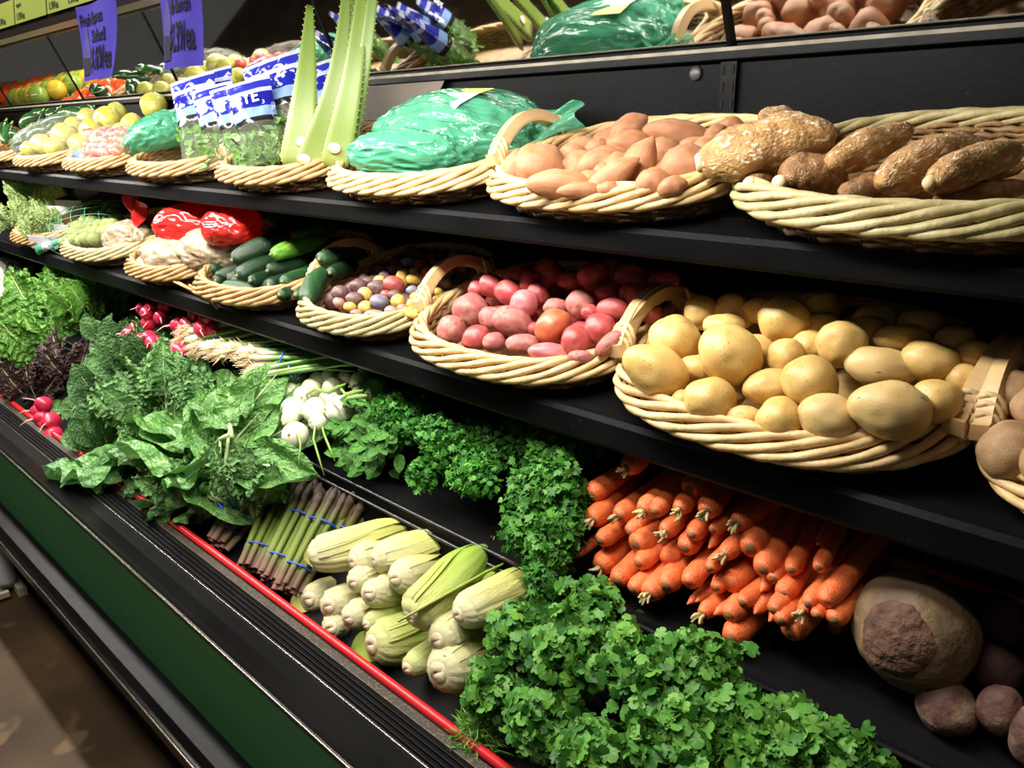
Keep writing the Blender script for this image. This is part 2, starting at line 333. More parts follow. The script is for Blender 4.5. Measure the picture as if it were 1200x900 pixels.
# yellow-green price labels on the canopy lip
LAB = mat('lime_label', (.36, .45, .07), (.42, .50, .10), 6, .45); LAB2 = mat('green_label', (.10, .26, .09), (.13, .30, .11), 6, .45)
xs = [-2.42, -2.06, -1.845, -1.66, -1.40]
for i in range(4):
    a, b = xs[i], xs[i+1]-.008
    # the label lies on the sloping lip face: from (0.530,1.800) down to (0.525,1.735)
    q = [(0, 0, 0), (b-a, 0, 0), (b-a, -.004, -.044), (0, -.004, -.044), (0, .0015, 0), (b-a, .0015, 0), (b-a, -.0025, -.044), (0, -.0025, -.044)]
    f = [(0, 3, 2, 1), (4, 5, 6, 7), (0, 1, 5, 4), (2, 3, 7, 6), (1, 2, 6, 5), (0, 4, 7, 3)]
    L_ = mk('shelf_label', me('shelf_label', q, f, False), Matrix.Translation((a, .5265, 1.797)), case, LAB if i else LAB2)
    for t, sz, dx, dz in (('1.99/ea', .017, .010, -.038), ('1.99/ea', .017, .105, -.038), ('organic', .010, .012, -.016)):
        if b-a < .2 and dx > .05: continue
        m = text_mesh(t, sz)
        for vt in m.vertices: x, y, z = vt.co; vt.co = (x+dx, (y+dz)*.09-.0009-z, y+dz)
        mk('lettering', m, Matrix.Translation((a, .5265, 1.797)), L_, mat('label_ink', (.05, .07, .02), rough=.7))

# ------------------------------------------------------------------ white stand on the floor
pst = P(20, 697, .588); pst = Vector((-3.12, .57, 0))
stand = empty('white_stand', pst); WH = mat('white_enamel', (.62, .62, .68), (.55, .55, .60), 5, .4); CRM = mat('cream_enamel', (.55, .50, .38), (.45, .41, .30), 5, .5)
tag(stand, 'white post on a cream slatted base standing on the floor beside the case', 'stand')
def rel(v): return Matrix.Translation(pst+Vector(v))
mk('post', me('post', *tube([(0, 0, .03), (0, 0, .05), (.0, 0, .26), (0, 0, .29)], [.028, .034, .034, .03], 16)), rel((0, 0, 0)), stand, WH)
for y in (-.155, .03): mk('base_bar', me('base_bar', *boxvf(-.30, .07, -.014, .014, 0, .03), smooth=False), rel((0, y, 0)), stand, CRM)
for k in range(7): mk('base_slat', me('base_slat', *boxvf(-.010, .010, -.14, .0, .012, .03), smooth=False), rel((.055-k*.058, -.01, 0)), stand, CRM)
mk('back_bar', me('back_bar', *boxvf(-.30, -.03, -.012, .012, .08, .12), smooth=False), rel((0, -.05, 0)), stand, CRM)

# ------------------------------------------------------------------ wicker baskets
BA, BB, BN = .25, .205, 2.5
def outline(ph, s=1):
    c, q = math.cos(ph), math.sin(ph)
    return Vector((BA*s*math.copysign(abs(c)**(2/BN), c), BB*s*math.copysign(abs(q)**(2/BN), q), 0))
def rim_h(ph):
    t = (outline(ph).y/BB+1)/2
    return .050+.026*t
NR = 170
PHI = []
_fine = [outline(2*pi*k/4000) for k in range(4001)]; _d = [0]
for a, b in zip(_fine[:-1], _fine[1:]): _d.append(_d[-1]+(b-a).length)
for i in range(NR): PHI.append(2*pi*np.interp(i/NR*_d[-1], _d, range(4001))/4000)
def basket_meshes(tagname):
    out = {}
    base = []
    for i in range(NR):
        p = outline(PHI[i]); q = outline(PHI[(i+1) % NR])-outline(PHI[i-1]); n = Vector((q.y, -q.x, 0)).normalized()
        base.append((p+Vector((0, 0, rim_h(PHI[i]))), n))
    K = 7; out['rim'] = []
    for k in range(K):
        pts = []
        for i in range(NR):
            p, n = base[i]; a = 2*pi*(k/K+4.0*i/NR); wv = (n*.72+Vector((0, 0, -.70))).normalized(); nv = (n*.70+Vector((0, 0, .72))).normalized()
            pts.append(p+wv*(.019*math.cos(a)+.005)+nv*(.0075*math.sin(a)))
        rr = [.0061+.0006*math.sin(i*.9+k) for i in range(NR)]
        out['rim'].append(me('rim_strand', *tube(pts, rr, 7, True)))
    mb = MB(); rows = 9
    for r in range(rows):
        pts = []
        for i in range(NR):
            t = (r+.5)/rows; sc = .89+.08*t; p = outline(PHI[i], sc); n = base[i][1]; hz = rim_h(PHI[i])*t*.93+.003
            pts.append(p+n*(.0035*math.sin(pi*(i/NR*44+r)))+Vector((0, 0, hz+.0015*math.sin(i*1.7+r))))
        mb.add(tube(pts, .0046, 5, True))
    out['side'] = mb.mesh('woven_side')
    st = []
    for j in range(22):
        i = int(j/22*NR); n = base[i][1]; pts = []
        for t in (0, .3, .65, 1): pts.append(outline(PHI[i], .89+.08*t)+n*.001+Vector((0, 0, rim_h(PHI[i])*t)))
        tng = Vector((-n.y, n.x, 0)); m = MB(); [m.add(tube([p+tng*d for p in pts], .0035, 5)) for d in (-.0042, .0042)]
        st.append(m.mesh('stake'))
    out['stakes'] = st
    V = [(0, 0, .006)]+[tuple(outline(p, .88)+Vector((0, 0, .006))) for p in PHI]+[(0, 0, .0)]+[tuple(outline(p, .88)) for p in PHI]
    F = [(0, 1+i, 1+(i+1) % NR) for i in range(NR)]+[(NR+1, NR+2+(i+1) % NR, NR+2+i) for i in range(NR)]+[(1+i, NR+2+i, NR+2+(i+1) % NR, 1+(i+1) % NR) for i in range(NR)]
    out['base'] = me('base', V, F, False)
    # bent wooden handle over each end, bound to the rim
    pts = []; n = 18
    for i in range(n+1):
        t = i/n; y = -.112+.224*t; z = .076+.050*math.sin(pi*min(1, max(0, (t-.06)/.88)))**.8 + .010*t
        pts.append(Vector((0, y, z)))
    V = []; F = []
    for i, p in enumerate(pts):
        a, b = pts[max(0, i-1)], pts[min(n, i+1)]; t = (b-a).normalized(); nn = Vector((0, -t.z, t.y)); hw, hh = .0135, .0105
        for sx, sy in ((-1, -1), (-1, -.6), (-.7, 1), (.7, 1), (1, -.6), (1, -1)): V.append(p+Vector((hw*sx, 0, 0))+nn*hh*sy)
    for i in range(n):
        for k in range(6): F.append((i*6+k, i*6+(k+1) % 6, i*6+6+(k+1) % 6, i*6+6+k))
    F += [(5, 4, 3, 2, 1, 0), tuple(n*6+k for k in range(6))]
    out['handle'] = me('handle', V, F, False)
    bs = []
    for s in (0, 1):
        m = MB(); yc = -.088 if s == 0 else .090
        for k in range(3):
            y = yc+(k-1)*.0085; z = np.interp(y, [p.y for p in pts], [p.z for p in pts])
            m.add(tube([(.0155*math.cos(a), y+.002*math.sin(a*2), z-.007+.021*math.sin(a)) for a in [2*pi*q/12 for q in range(12)]], .0042, 5, True))
        bs.append(m.mesh('binding'))
    out['binding'] = bs
    return out
BM_ = basket_meshes('a'); BMESH = {'n': BM_}
def basket(cx, yf, zb, label, material=WICK, sx=1.0, sy=1.0, tilt=12, rz=0, handles=(1, 1), sz=1.0):
    """cx: middle along the case, yf: front of the base on the shelf, zb: height there"""
    M = Matrix.Translation((cx, yf, zb)) @ Matrix.Rotation(R(tilt), 4, 'X') @ Matrix.Rotation(R(rz), 4, 'Z') @ Matrix.Diagonal((sx, sy, sz, 1)) @ Matrix.Translation((0, BB*.80, 0))
    o = mk('wicker_basket', None, M); tag(o, label, 'basket', 'wicker display baskets')
    for m in BM_['rim']: mk('rim_strand', m, M, o, material)
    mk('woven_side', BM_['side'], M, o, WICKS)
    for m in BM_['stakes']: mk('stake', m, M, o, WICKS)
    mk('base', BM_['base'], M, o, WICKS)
    for s, on in ((-1, handles[0]), (1, handles[1])):
        if not on: continue
        Mh = M @ Matrix.Translation((s*BA*.955, 0, 0)) @ Matrix.Rotation(R(s*9), 4, 'Y')
        h = mk('handle', BM_['handle'], Mh, o, WOOD)
        for m in BM_['binding']: mk('binding', m, Mh, h, BIND)
    return o
MY, MZ = .975, 1.141          # where the mid-shelf baskets stand
TY, TZ = 1.03, 1.426          # where the top-shelf baskets stand
basket(-.535, MY, MZ, 'natural wicker basket heaped with yellow potatoes', WICK, 1.0)
basket(-1.045, MY, MZ, 'natural wicker basket heaped with red potatoes', WICK, .99)
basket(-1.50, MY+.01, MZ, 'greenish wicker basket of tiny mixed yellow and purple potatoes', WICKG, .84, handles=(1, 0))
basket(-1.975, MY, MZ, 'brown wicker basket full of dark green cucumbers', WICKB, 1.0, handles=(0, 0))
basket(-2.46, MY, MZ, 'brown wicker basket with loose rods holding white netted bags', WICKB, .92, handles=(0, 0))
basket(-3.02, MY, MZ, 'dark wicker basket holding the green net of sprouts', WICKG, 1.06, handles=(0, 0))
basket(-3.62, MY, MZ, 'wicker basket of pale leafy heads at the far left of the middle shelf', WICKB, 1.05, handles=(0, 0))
basket(.0, MY, MZ, 'wicker basket of russet potatoes cut off by the right edge', WICK, 1.02, handles=(1, 0))
basket(-.385, TY, TZ, 'green-tinged wicker basket holding thick brown yuca roots', WICKG, 1.0, handles=(0, 0))
basket(-.885, TY, TZ, 'natural wicker basket of orange sweet potatoes with an arched handle', WICK, .97, handles=(1, 0))
basket(-1.385, TY, TZ, 'natural wicker basket under the large green plastic bag', WICK, 1.0, handles=(0, 0))
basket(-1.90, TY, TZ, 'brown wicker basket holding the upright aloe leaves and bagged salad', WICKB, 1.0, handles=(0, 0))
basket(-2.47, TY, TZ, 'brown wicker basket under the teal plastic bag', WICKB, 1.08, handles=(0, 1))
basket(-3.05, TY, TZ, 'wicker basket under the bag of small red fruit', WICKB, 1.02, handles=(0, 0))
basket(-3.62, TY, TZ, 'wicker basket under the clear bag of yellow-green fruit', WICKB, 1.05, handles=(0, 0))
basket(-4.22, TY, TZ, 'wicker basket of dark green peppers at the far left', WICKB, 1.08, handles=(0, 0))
basket(-4.85, TY, TZ, 'wicker basket of red and orange peppers in the far corner', WICKB, 1.08, handles=(0, 0))

# ------------------------------------------------------------------ heaps of separate things
ORD = ['first', 'second', 'third', 'fourth', 'fifth', 'sixth', 'seventh', 'eighth', 'ninth', 'tenth', 'eleventh', 'twelfth', 'thirteenth', 'fourteenth', 'fifteenth', 'sixteenth', 'seventeenth', 'eighteenth', 'nineteenth', 'twentieth']
def row_labels(items, key, rows, desc, where):
    """items: list of (object, x, k); writes a label that names row and place in the row"""
    it = sorted(items, key=lambda t: t[2]); n = len(it); k = len(rows)
    for r in range(k):
        sub = sorted(it[r*n//k:(r+1)*n//k], key=lambda t: t[1])
        for i, (o, x, _) in enumerate(sub):
            d = desc(o) if callable(desc) else desc
            e = ORD[i]+' from the left' if i < len(sub)-1 or len(sub) == 1 else 'rightmost'
            o['label'] = f'{d} in the {rows[r]} of {where}, {e}'
def relax(pts, rad, rays, iters=80, lim=.05):
    n = len(pts); med = sorted(rad)[n//2]; off = [(-.6*med if r_ < .74*med else (.8*med if r_ > 1.22*med else 0.0)) for r_ in rad]
    rd = [(C0-p).normalized() for p in pts]
    for _ in range(iters):
        for i in range(n):
            for j in range(i+1, n):
                a = pts[i]+rd[i]*off[i]; b = pts[j]+rd[j]*off[j]; d = (a-b).length; m = (rad[i]+rad[j])*.93-d
                if m > 0:
                    near = (a-C0).length < (b-C0).length; s = m*.25
                    if near: off[i] = min(lim, off[i]+s); off[j] = max(-lim, off[j]-s)
                    else: off[j] = min(lim, off[j]+s); off[i] = max(-lim, off[i]-s)
    return off
def heap(name, meshes, items, plane, zoom, mats, cat, group, dep=.95, lim=.05, grow=(1.07, 1.07)):
    """items: (x, y, w, h, angle[, material index, label]) read off an enlarged view; zoom = (u0, v0, scale)"""
    u0, v0, sc = zoom; pts = []; rad = []; rows = []
    for it in items:
        u, v = u0+it[0]/sc, v0+it[1]/sc; p = PP(u, v, plane); k = pxm(p)/sc
        pts.append(p); rad.append((it[2]+2*it[3])/6*k*.97); rows.append(it)
    off = relax(pts, rad, None, lim=lim); out = []
    for i, it in enumerate(rows):
        p = pts[i]+(C0-pts[i]).normalized()*off[i]; k = pxm(p)/sc; a = R(it[4] if len(it) > 4 else random.uniform(0, 180))
        z = (C0-p).normalized(); x = (CR-z*CR.dot(z)).normalized(); y = z.cross(x)
        ax = x*math.cos(a)+y*math.sin(a); ay = z.cross(ax)
        w_, h_ = it[2]*k/2*grow[0], it[3]*k/2*grow[1]; M = frame(ax*w_, ay*h_, z*(min(w_, h_)*dep), p)
        o = mk(name, meshes[(i*7+3) % len(meshes)], M, None, mats[it[5]] if len(it) > 5 else mats[0]); tag(o, None, cat, group)
        if len(it) > 6: o['label'] = it[6]
        out.append((o, p.x, p.y))
    return out
def potato_meshes(n, amp=.10, sub=3, name='potato', bean=.1):
    res = []; v0, f0 = ico(sub)
    for s in range(n):
        V = []
        for p in v0:
            d = 1+amp*nz(p, 1.1, s)+amp*.35*nz(p, 2.6, s+9); q = p*d
            q.y += bean*(s % 3-1)*(p.x*p.x-.4); 
            q.x *= 1+.10*(s % 2)*p.y
            V.append(q)
        # eyes: small dimples
        rs = random.Random(s); eyes = [Vector((rs.gauss(0, 1), rs.gauss(0, 1), rs.gauss(0, 1))).normalized() for _ in range(7)]
        for i, p in enumerate(v0):
            for e in eyes:
                c = p.dot(e)
                if c > .965: V[i] = V[i]*(1-.035*(c-.965)/.035)
        res.append(me(name, V, f0))
    return res
POT = potato_meshes(8, .10, 4, 'potato', .06)
YEL = mat('yellow_potato_skin', (.58, .36, .105), (.68, .46, .16), 1.6, .42, .12, 26, c3=(.63, .41, .13), rnd=.07, spot=(.36, .21, .07), spot_scale=11, spot_amt=.635)
SCUF = mat('scuffed_potato_skin', (.56, .38, .14), (.66, .47, .20), 1.6, .45, .15, 26, c3=(.60, .42, .17), spot=(.24, .14, .07), spot_scale=3.2, spot_amt=.66)
Zp1 = (700, 320, 4.615); Zp2 = (940, 330, 4.615)
PL_POT = (.95, 1.206, .62)
A = [(315, 530, 350, 255, -25), (420, 365, 275, 255, -40), (715, 450, 335, 300, -35), (615, 685, 235, 265, 85), (570, 215, 180, 195, 60), (740, 215, 208, 190, -20),
     (685, 290, 215, 140, 0), (870, 420, 170, 225, 80), (1015, 255, 240, 270, 70), (1020, 450, 190, 185, 20), (1150, 400, 190, 165, 0), (545, 515, 140, 185, 80),
     (930, 620, 265, 195, 8), (800, 790, 195, 135, 0), (985, 790, 225, 235, 45), (1150, 590, 275, 290, 45), (890, 200, 130, 200, 90), (730, 650, 120, 130, 40), (460, 690, 110, 110, 0), (1220, 300, 200, 160, 0)]
A += [((940+x/4.615-700)*4.615, (330+y/4.615-320)*4.615, w_, h_, a, m) for x, y, w_, h_, a, m in
      [(140, 740, 305, 260, -20, 1), (215, 340, 250, 240, 30, 0), (420, 465, 360, 222, -12, 1), (690, 435, 295, 222, -10, 0), (475, 700, 392, 302, -8, 1), (720, 645, 265, 222, 0, 0),
       (870, 525, 170, 150, 0, 0), (545, 315, 290, 150, -5, 0), (340, 285, 240, 190, 0, 0), (940, 400, 210, 150, 0, 0), (640, 230, 220, 160, 0, 0), (90, 150, 230, 200, 20, 0), (400, 210, 220, 170, 0, 0), (820, 330, 210, 170, 10, 0)]]
A = [t if len(t) > 5 else t+(0,) for t in A]
pots = heap('potato', POT, A, PL_POT, Zp1, [YEL, SCUF], 'potato', 'yellow potatoes in the wicker basket')
row_labels(pots, 0, ['front row', 'second row', 'third row', 'shaded back row'], 'yellow potato', 'its wicker basket')
pots[0][0]['label'] = 'kidney-shaped yellow potato resting on the left end of the basket rim'
pots[24][0]['label'] = 'large yellow potato with a dark scab, foremost at the right of its basket'
pots[22][0]['label'] = 'oval yellow potato with a brown scuff mark, middle of the heap'
def underlayer(name, meshes, x0, x1, y0, y1, surf, size, n, mt, cat, group, label, seed, zoff=.06, fl=(MY, MZ)):
    rs = random.Random(seed); k = int(math.sqrt(n*(x1-x0)/(y1-y0)))+1; m = max(1, n//k); c = 0
    for i in range(k):
        for j in range(m):
            x = x0+(x1-x0)*(i+.5)/k+rs.uniform(-.008, .008); y = y0+(y1-y0)*(j+.5)/m; z = max(min(surf[1]+surf[2]*(y-surf[0])-zoff, fl[1]+.15), fl[1]+(y-fl[0])*.2126+size+.008)
            e = Vector((rs.random(), rs.random(), rs.random()))*6; Rm = (Matrix.Rotation(e.x, 4, 'X') @ Matrix.Rotation(e.y, 4, 'Y'))
            o = mk(name, meshes[rs.randrange(len(meshes))], Matrix.Translation((x, y, z)) @ Rm @ Matrix.Diagonal((size*1.15, size, size*.95, 1)), None, mt)
            tag(o, label, cat, group); c += 1
underlayer('potato', POT, -.74, -.33, 1.04, 1.28, PL_POT, .040, 15, YEL, 'potato', 'yellow potatoes in the wicker basket', 'yellow potato lying half hidden under the heap in its basket', 3, .115)

RED = mat('red_potato_skin', (.36, .050, .052), (.50, .105, .095), 1.5, .38, .12, 24, c3=(.42, .070, .066), rnd=.10, spot=(.24, .04, .035), spot_scale=7, spot_amt=.69)
REDB = mat('dusty_red_potato_skin', (.36, .13, .10), (.46, .23, .17), 2.2, .5, .18, 24, c3=(.42, .12, .11), rnd=.08, spot=(.30, .04, .05), spot_scale=3, spot_amt=.64)
REDP = mat('pink_potato_skin', (.55, .13, .14), (.62, .22, .21), 1.6, .38, .12, 24, c3=(.58, .16, .17))
ORG = mat('orange_red_potato_skin', (.48, .10, .045), (.58, .17, .08), 1.6, .36, .1, 24)
z3 = lambda L: [((480+x/7.5-620)*6, (290+y/7.5-300)*6, w_*.8, h_*.8, a, m) for x, y, w_, h_, a, m in L]
A = z3([(535, 560, 292, 292, 0, 1), (370, 720, 245, 238, 0, 1), (590, 800, 245, 212, 30, 0), (745, 835, 195, 165, 0, 1), (725, 630, 200, 235, 70, 1), (905, 650, 345, 242, -15, 1), (730, 340, 198, 250, 70, 0),
        (880, 400, 215, 262, 62, 0), (1000, 500, 225, 260, -50, 2), (590, 370, 150, 150, 0, 0), (960, 270, 265, 215, 0, 0), (1000, 855, 292, 175, -4, 1), (1090, 720, 110, 120, 0, 0), (1130, 410, 200, 190, -10, 0)])
A += [(130, 115, 195, 200, 70, 0), (295, 170, 120, 195, 90, 0), (455, 150, 212, 195, 0, 0), (185, 360, 165, 120, 0, 1), (365, 345, 202, 205, 0, 1), (170, 495, 265, 210, 42, 3), (545, 260, 175, 135, 0, 0),
      (605, 380, 255, 155, 0, 0), (780, 290, 285, 195, -15, 0), (720, 140, 235, 175, 0, 0), (950, 180, 205, 155, 0, 0), (495, 510, 222, 205, 0, 0), (325, 600, 205, 205, -60, 0), (570, 612, 240, 115, 40, 1), (135, 680, 272, 135, -5, 2),
      (360, 710, 175, 90, 0, 1), (710, 480, 160, 110, 20, 0), (10, 190, 150, 180, 0, 0), (430, 400, 120, 110, 0, 0), (850, 400, 170, 130, 0, 0), (580, 100, 170, 160, 0, 0)]
PL_RED = (.95, 1.198, .57)
reds = heap('red_potato', POT, A, PL_RED, (620, 300, 6), [RED, REDB, REDP, ORG], 'potato', 'red potatoes in the wicker basket')
row_labels(reds, 0, ['front row', 'second row', 'third row', 'shaded back row'], 'red potato', 'its wicker basket')
reds[5][0]['label'] = 'long dusty red potato lying crosswise on top near the left of its basket'
reds[19][0]['label'] = 'orange-red oval potato in the middle of the red potato basket'
reds[28][0]['label'] = 'bright pink oblong potato at the front rim of the red potato basket'
underlayer('red_potato', POT, -1.22, -.87, 1.04, 1.28, PL_RED, .036, 15, RED, 'potato', 'red potatoes in the wicker basket', 'red potato lying half hidden under the heap in its basket', 4, .105)

# tiny mixed potatoes
tm = [mat('tiny_yellow_skin', (.62, .40, .06), (.72, .52, .14), 2, .4, .1, 20, rnd=.12), mat('tiny_purple_skin', (.10, .05, .05), (.18, .10, .09), 2, .45, .15, 20, rnd=.15),
      mat('tiny_pink_skin', (.36, .15, .13), (.46, .24, .20), 2, .45, .1, 20, rnd=.1), mat('tiny_slate_skin', (.12, .12, .15), (.22, .21, .25), 2, .5, .15, 20), mat('tiny_red_skin', (.30, .05, .05), (.38, .09, .07), 2, .45, .1, 20)]
tn = ['tiny yellow potato', 'tiny purple-brown potato', 'tiny pink potato', 'tiny slate-grey potato', 'tiny dark red potato']
A = [(265, 370, 130, 112, 10, 1), (125, 420, 135, 108, 0, 1), (240, 470, 135, 105, 0, 1), (320, 435, 115, 105, -30, 0), (320, 535, 105, 100, 0, 0), (200, 530, 95, 70, 0, 0), (115, 500, 95, 80, -20, 2), (430, 495, 148, 122, 0, 3),
     (415, 385, 145, 122, 0, 1), (480, 435, 85, 70, 0, 4), (550, 440, 105, 80, 0, 1), (545, 365, 165, 135, -30, 4), (575, 490, 108, 112, 0, 0), (615, 310, 108, 135, 0, 0), (715, 315, 85, 150, 90, 0), (530, 570, 120, 85, -15, 2),
     (640, 575, 88, 80, 0, 0), (690, 505, 95, 75, 0, 0), (715, 455, 88, 72, 0, 0), (790, 495, 118, 82, -10, 0), (810, 400, 145, 112, -35, 4), (720, 545, 95, 60, 0, 2), (690, 590, 105, 65, 0, 0), (890, 415, 66, 66, 0, 0),
     (880, 475, 66, 66, 0, 0), (430, 320, 88, 66, 0, 0), (830, 270, 140, 110, 0, 4), (950, 250, 130, 110, 0, 1), (1030, 130, 110, 90, 0, 3), (1080, 215, 110, 90, 0, 1), (705, 250, 70, 60, 0, 0), (630, 262, 75, 60, 0, 0), (345, 335, 90, 70, 0, 1),
     (390, 585, 150, 60, 0, 2), (690, 405, 95, 75, 0, 3), (610, 545, 80, 70, 0, 2), (250, 580, 90, 60, 0, 2), (480, 300, 110, 90, 0, 1), (880, 180, 110, 90, 0, 1), (760, 200, 110, 90, 0, 4), (950, 340, 110, 90, 0, 1), (560, 230, 110, 80, 0, 1), (660, 180, 100, 80, 0, 3), (780, 560, 80, 60, 0, 0)]
tin = heap('tiny_potato', POT, A, (.98, 1.200, .36), (380, 280, 6.667), tm, 'potato', 'tiny mixed potatoes in the wicker basket', lim=.03)
D_ = {t[0].name: tn[a[5]] for t, a in zip(tin, A)}
row_labels(tin, 0, ['front row', 'second row', 'third row', 'fourth row', 'dark back row'], lambda o: D_[o.name], 'its basket')
underlayer('tiny_potato', POT, -1.66, -1.34, 1.02, 1.30, (.98, 1.200, .36), .020, 48, tm[1], 'potato', 'tiny potatoes under the heap', 'tiny purple-brown potato lying half hidden under the other tiny potatoes', 12, .035)

# russets at the right edge
RUS = mat('russet_skin', (.30, .17, .075), (.44, .27, .13), 2, .6, .25, 26, c3=(.36, .21, .10), rnd=.06)
A = [(1192, 470, 60, 70, 20, 0), (1188, 530, 72, 70, -20, 0), (1235, 480, 80, 65, 0, 0), (1245, 545, 80, 70, 0, 0), (1215, 425, 70, 60, 0, 0), (1270, 440, 80, 60, 0, 0)]
rus = heap('russet_potato', POT, A, (.95, 1.205, .48), (0, 0, 1), [RUS], 'potato', 'russet potatoes at the right edge')
row_labels(rus, 0, ['front', 'back'], 'brown russet potato', 'the rightmost basket')
underlayer('russet_potato', POT, -.16, .16, .99, 1.25, (.95, 1.205, .48), .045, 9, RUS, 'potato', 'russet potatoes at the right edge', 'russet potato lying under the others in the rightmost basket', 8, .07)

# sweet potatoes
def spindle(n, name, L=1.0, bend=.12, amp=.10, taper=(.55, .75), nl=18, nr=14, rough=.05, ridge=0):
    out = []
    for s in range(n):
        rs = random.Random(s*13+5); V = []; F = []; b = rs.uniform(-bend, bend); b2 = rs.uniform(-bend, bend)*.6; pk = rs.uniform(-.2, .2)
        for i in range(nl+1):
            t = -1+2*i/nl; e = taper[0] if t < pk else taper[1]
            r = max(.0, 1-(abs(t-pk)/(1+pk*(-1 if t > pk else 1)))**2.1)**e; r = max(r, .012)
            for k in range(nr):
                a = 2*pi*k/nr; d = 1+amp*noise.noise(Vector((t*1.6+s*9, math.cos(a)*.9, math.sin(a)*.9)))*1.6+rough*noise.noise(Vector((t*6+s*4, math.cos(a)*2.5, math.sin(a)*2.5)))
                if ridge: d += ridge*math.cos(a*9)
                V.append((t*L, r*d*math.cos(a)+b*(t*t-.3)*2, r*d*math.sin(a)+b2*math.sin(t*2.2)))
        for i in range(nl):
            for k in range(nr): k2 = (k+1) % nr; F.append((i*nr+k, (i+1)*nr+k, (i+1)*nr+k2, i*nr+k2))
        F.append(tuple(range(nr))); F.append(tuple(nl*nr+k for k in range(nr-1, -1, -1)))
        out.append(me(name, V, F))
    return out
SPM = spindle(7, 'sweet_potato', 1, .25, .16, (.55, .85), 20, 16)
SWT = mat('sweet_potato_skin', (.34, .135, .055), (.45, .20, .095), 2.5, .48, .25, 30, c3=(.39, .165, .073), rnd=.09, spot=(.30, .13, .07), spot_scale=9, spot_amt=.68)
A = [(230, 290, 230, 215, 60), (105, 300, 190, 100, 88), (335, 372, 325, 120, -3), (400, 222, 140, 85, -20), (420, 272, 210, 80, 8), (520, 262, 235, 115, 25), (545, 308, 110, 75, 30), (580, 335, 300, 100, 35), (700, 300, 330, 130, 63),
     (665, 100, 215, 112, 38), (650, 165, 235, 95, 15), (920, 112, 315, 105, -8), (850, 212, 190, 120, -10), (990, 172, 150, 60, 10), (955, 285, 250, 180, 28), (790, 360, 165, 112, 22), (430, 400, 215, 66, 2), (575, 395, 110, 66, 0), (515, 192, 125, 85, 20), (1100, 112, 110, 60, 40), (1185, 78, 120, 75, 10), (820, 290, 90, 60, 0), (480, 350, 150, 80, 0), (890, 380, 140, 80, 20)]
PL_SP = (1.0, 1.483, .28)
sps = heap('sweet_potato', SPM, A, PL_SP, (580, 130, 4.286), [SWT], 'sweet potato', 'sweet potatoes in the wicker basket', .95, .06, (1.15, 1.28))
row_labels(sps, 0, ['front row', 'second row', 'third row', 'back row'], 'orange-brown sweet potato', 'its basket')
sps[8][0]['label'] = 'sweet potato standing upright with a pointed tip in the middle of its basket'
sps[2][0]['label'] = 'sweet potato with a dented side at the front left of its basket'
underlayer('sweet_potato', SPM, -1.07, -.70, 1.05, 1.33, PL_SP, .040, 12, SWT, 'sweet potato', 'sweet potatoes in the wicker basket', 'sweet potato lying half hidden at the bottom of its basket', 5, .06, (TY, TZ))

def along(a, b, rad, upv=None, depth=1.0):
    """frame whose x axis runs from a to b (half length), y and z are radii"""
    d = (b-a)/2; c = (a+b)/2; x = d.normalized(); z = (C0-c).normalized() if upv is None else upv
    z = (z-x*z.dot(x)).normalized(); y = z.cross(x); return frame(d, y*rad, z*rad*depth, c)
# yuca
YM = spindle(7, 'yuca_root', 1, .10, .16, (.42, .50), 30, 20, .12)
YUC = mat('yuca_bark', (.30, .145, .048), (.54, .32, .12), 3, .32, .55, 10, c3=(.41, .22, .078), spot=(.78, .66, .45), spot_scale=4.2, spot_amt=.585, rnd=.06, stretch=(1.6, 1, 1))
YUD = mat('dark_yuca_bark', (.18, .08, .028), (.38, .20, .075), 3, .28, .5, 10, c3=(.26, .13, .048), spot=(.55, .42, .26), spot_scale=4.2, spot_amt=.66, stretch=(1.6, 1, 1))
CUT = mat('yuca_cut_end', (.62, .48, .24), (.72, .60, .36), 6, .6)
def Zy(x, y, Y): return P(800+x/3, y/3, Y)
Yl = [((50, 575, 1.03), (545, 470, 1.13), 205, 0, 'big pale brown yuca root jutting out over the left end of its basket'), ((500, 585, 1.05), (805, 448, 1.19), 125, 0, 'knobbed yuca root pointing up in the middle of its basket'),
      ((345, 590, 1.03), (580, 650, 1.10), 150, 1, 'dark brown wet yuca root lying under the big pale one'), ((690, 645, 1.03), (1050, 505, 1.22), 175, 0, 'thick yuca root with a blunt front end, right of the middle'),
      ((860, 645, 1.01), (1190, 525, 1.16), 140, 0, 'curved yuca root like a banana on the right'), ((560, 690, 1.02), (720, 640, 1.09), 105, 1, 'small stubby yuca root at the front rim of its basket'),
      ((230, 645, 1.03), (350, 640, 1.12), 75, 1, 'cut yuca end showing pale flesh, farthest left at the rim'), ((335, 640, 1.02), (420, 670, 1.10), 82, 1, 'cut yuca end peeking out below the dark brown root'),
      ((880, 705, 1.03), (1230, 650, 1.13), 85, 1, 'dark yuca root half hidden under the curved one'), ((265, 405, 1.25), (400, 405, 1.3), 60, 0, 'yuca root tip showing behind the big pale one'),
      ((420, 425, 1.22), (540, 470, 1.28), 60, 0, 'pale cut yuca root behind the big one at the back rim'), ((600, 640, 1.08), (1000, 680, 1.12), 100, 1, 'dark yuca root lying at the bottom of its basket'), ((700, 560, 1.22), (1200, 600, 1.22), 110, 1, 'dark yuca root lying at the back under the others')]
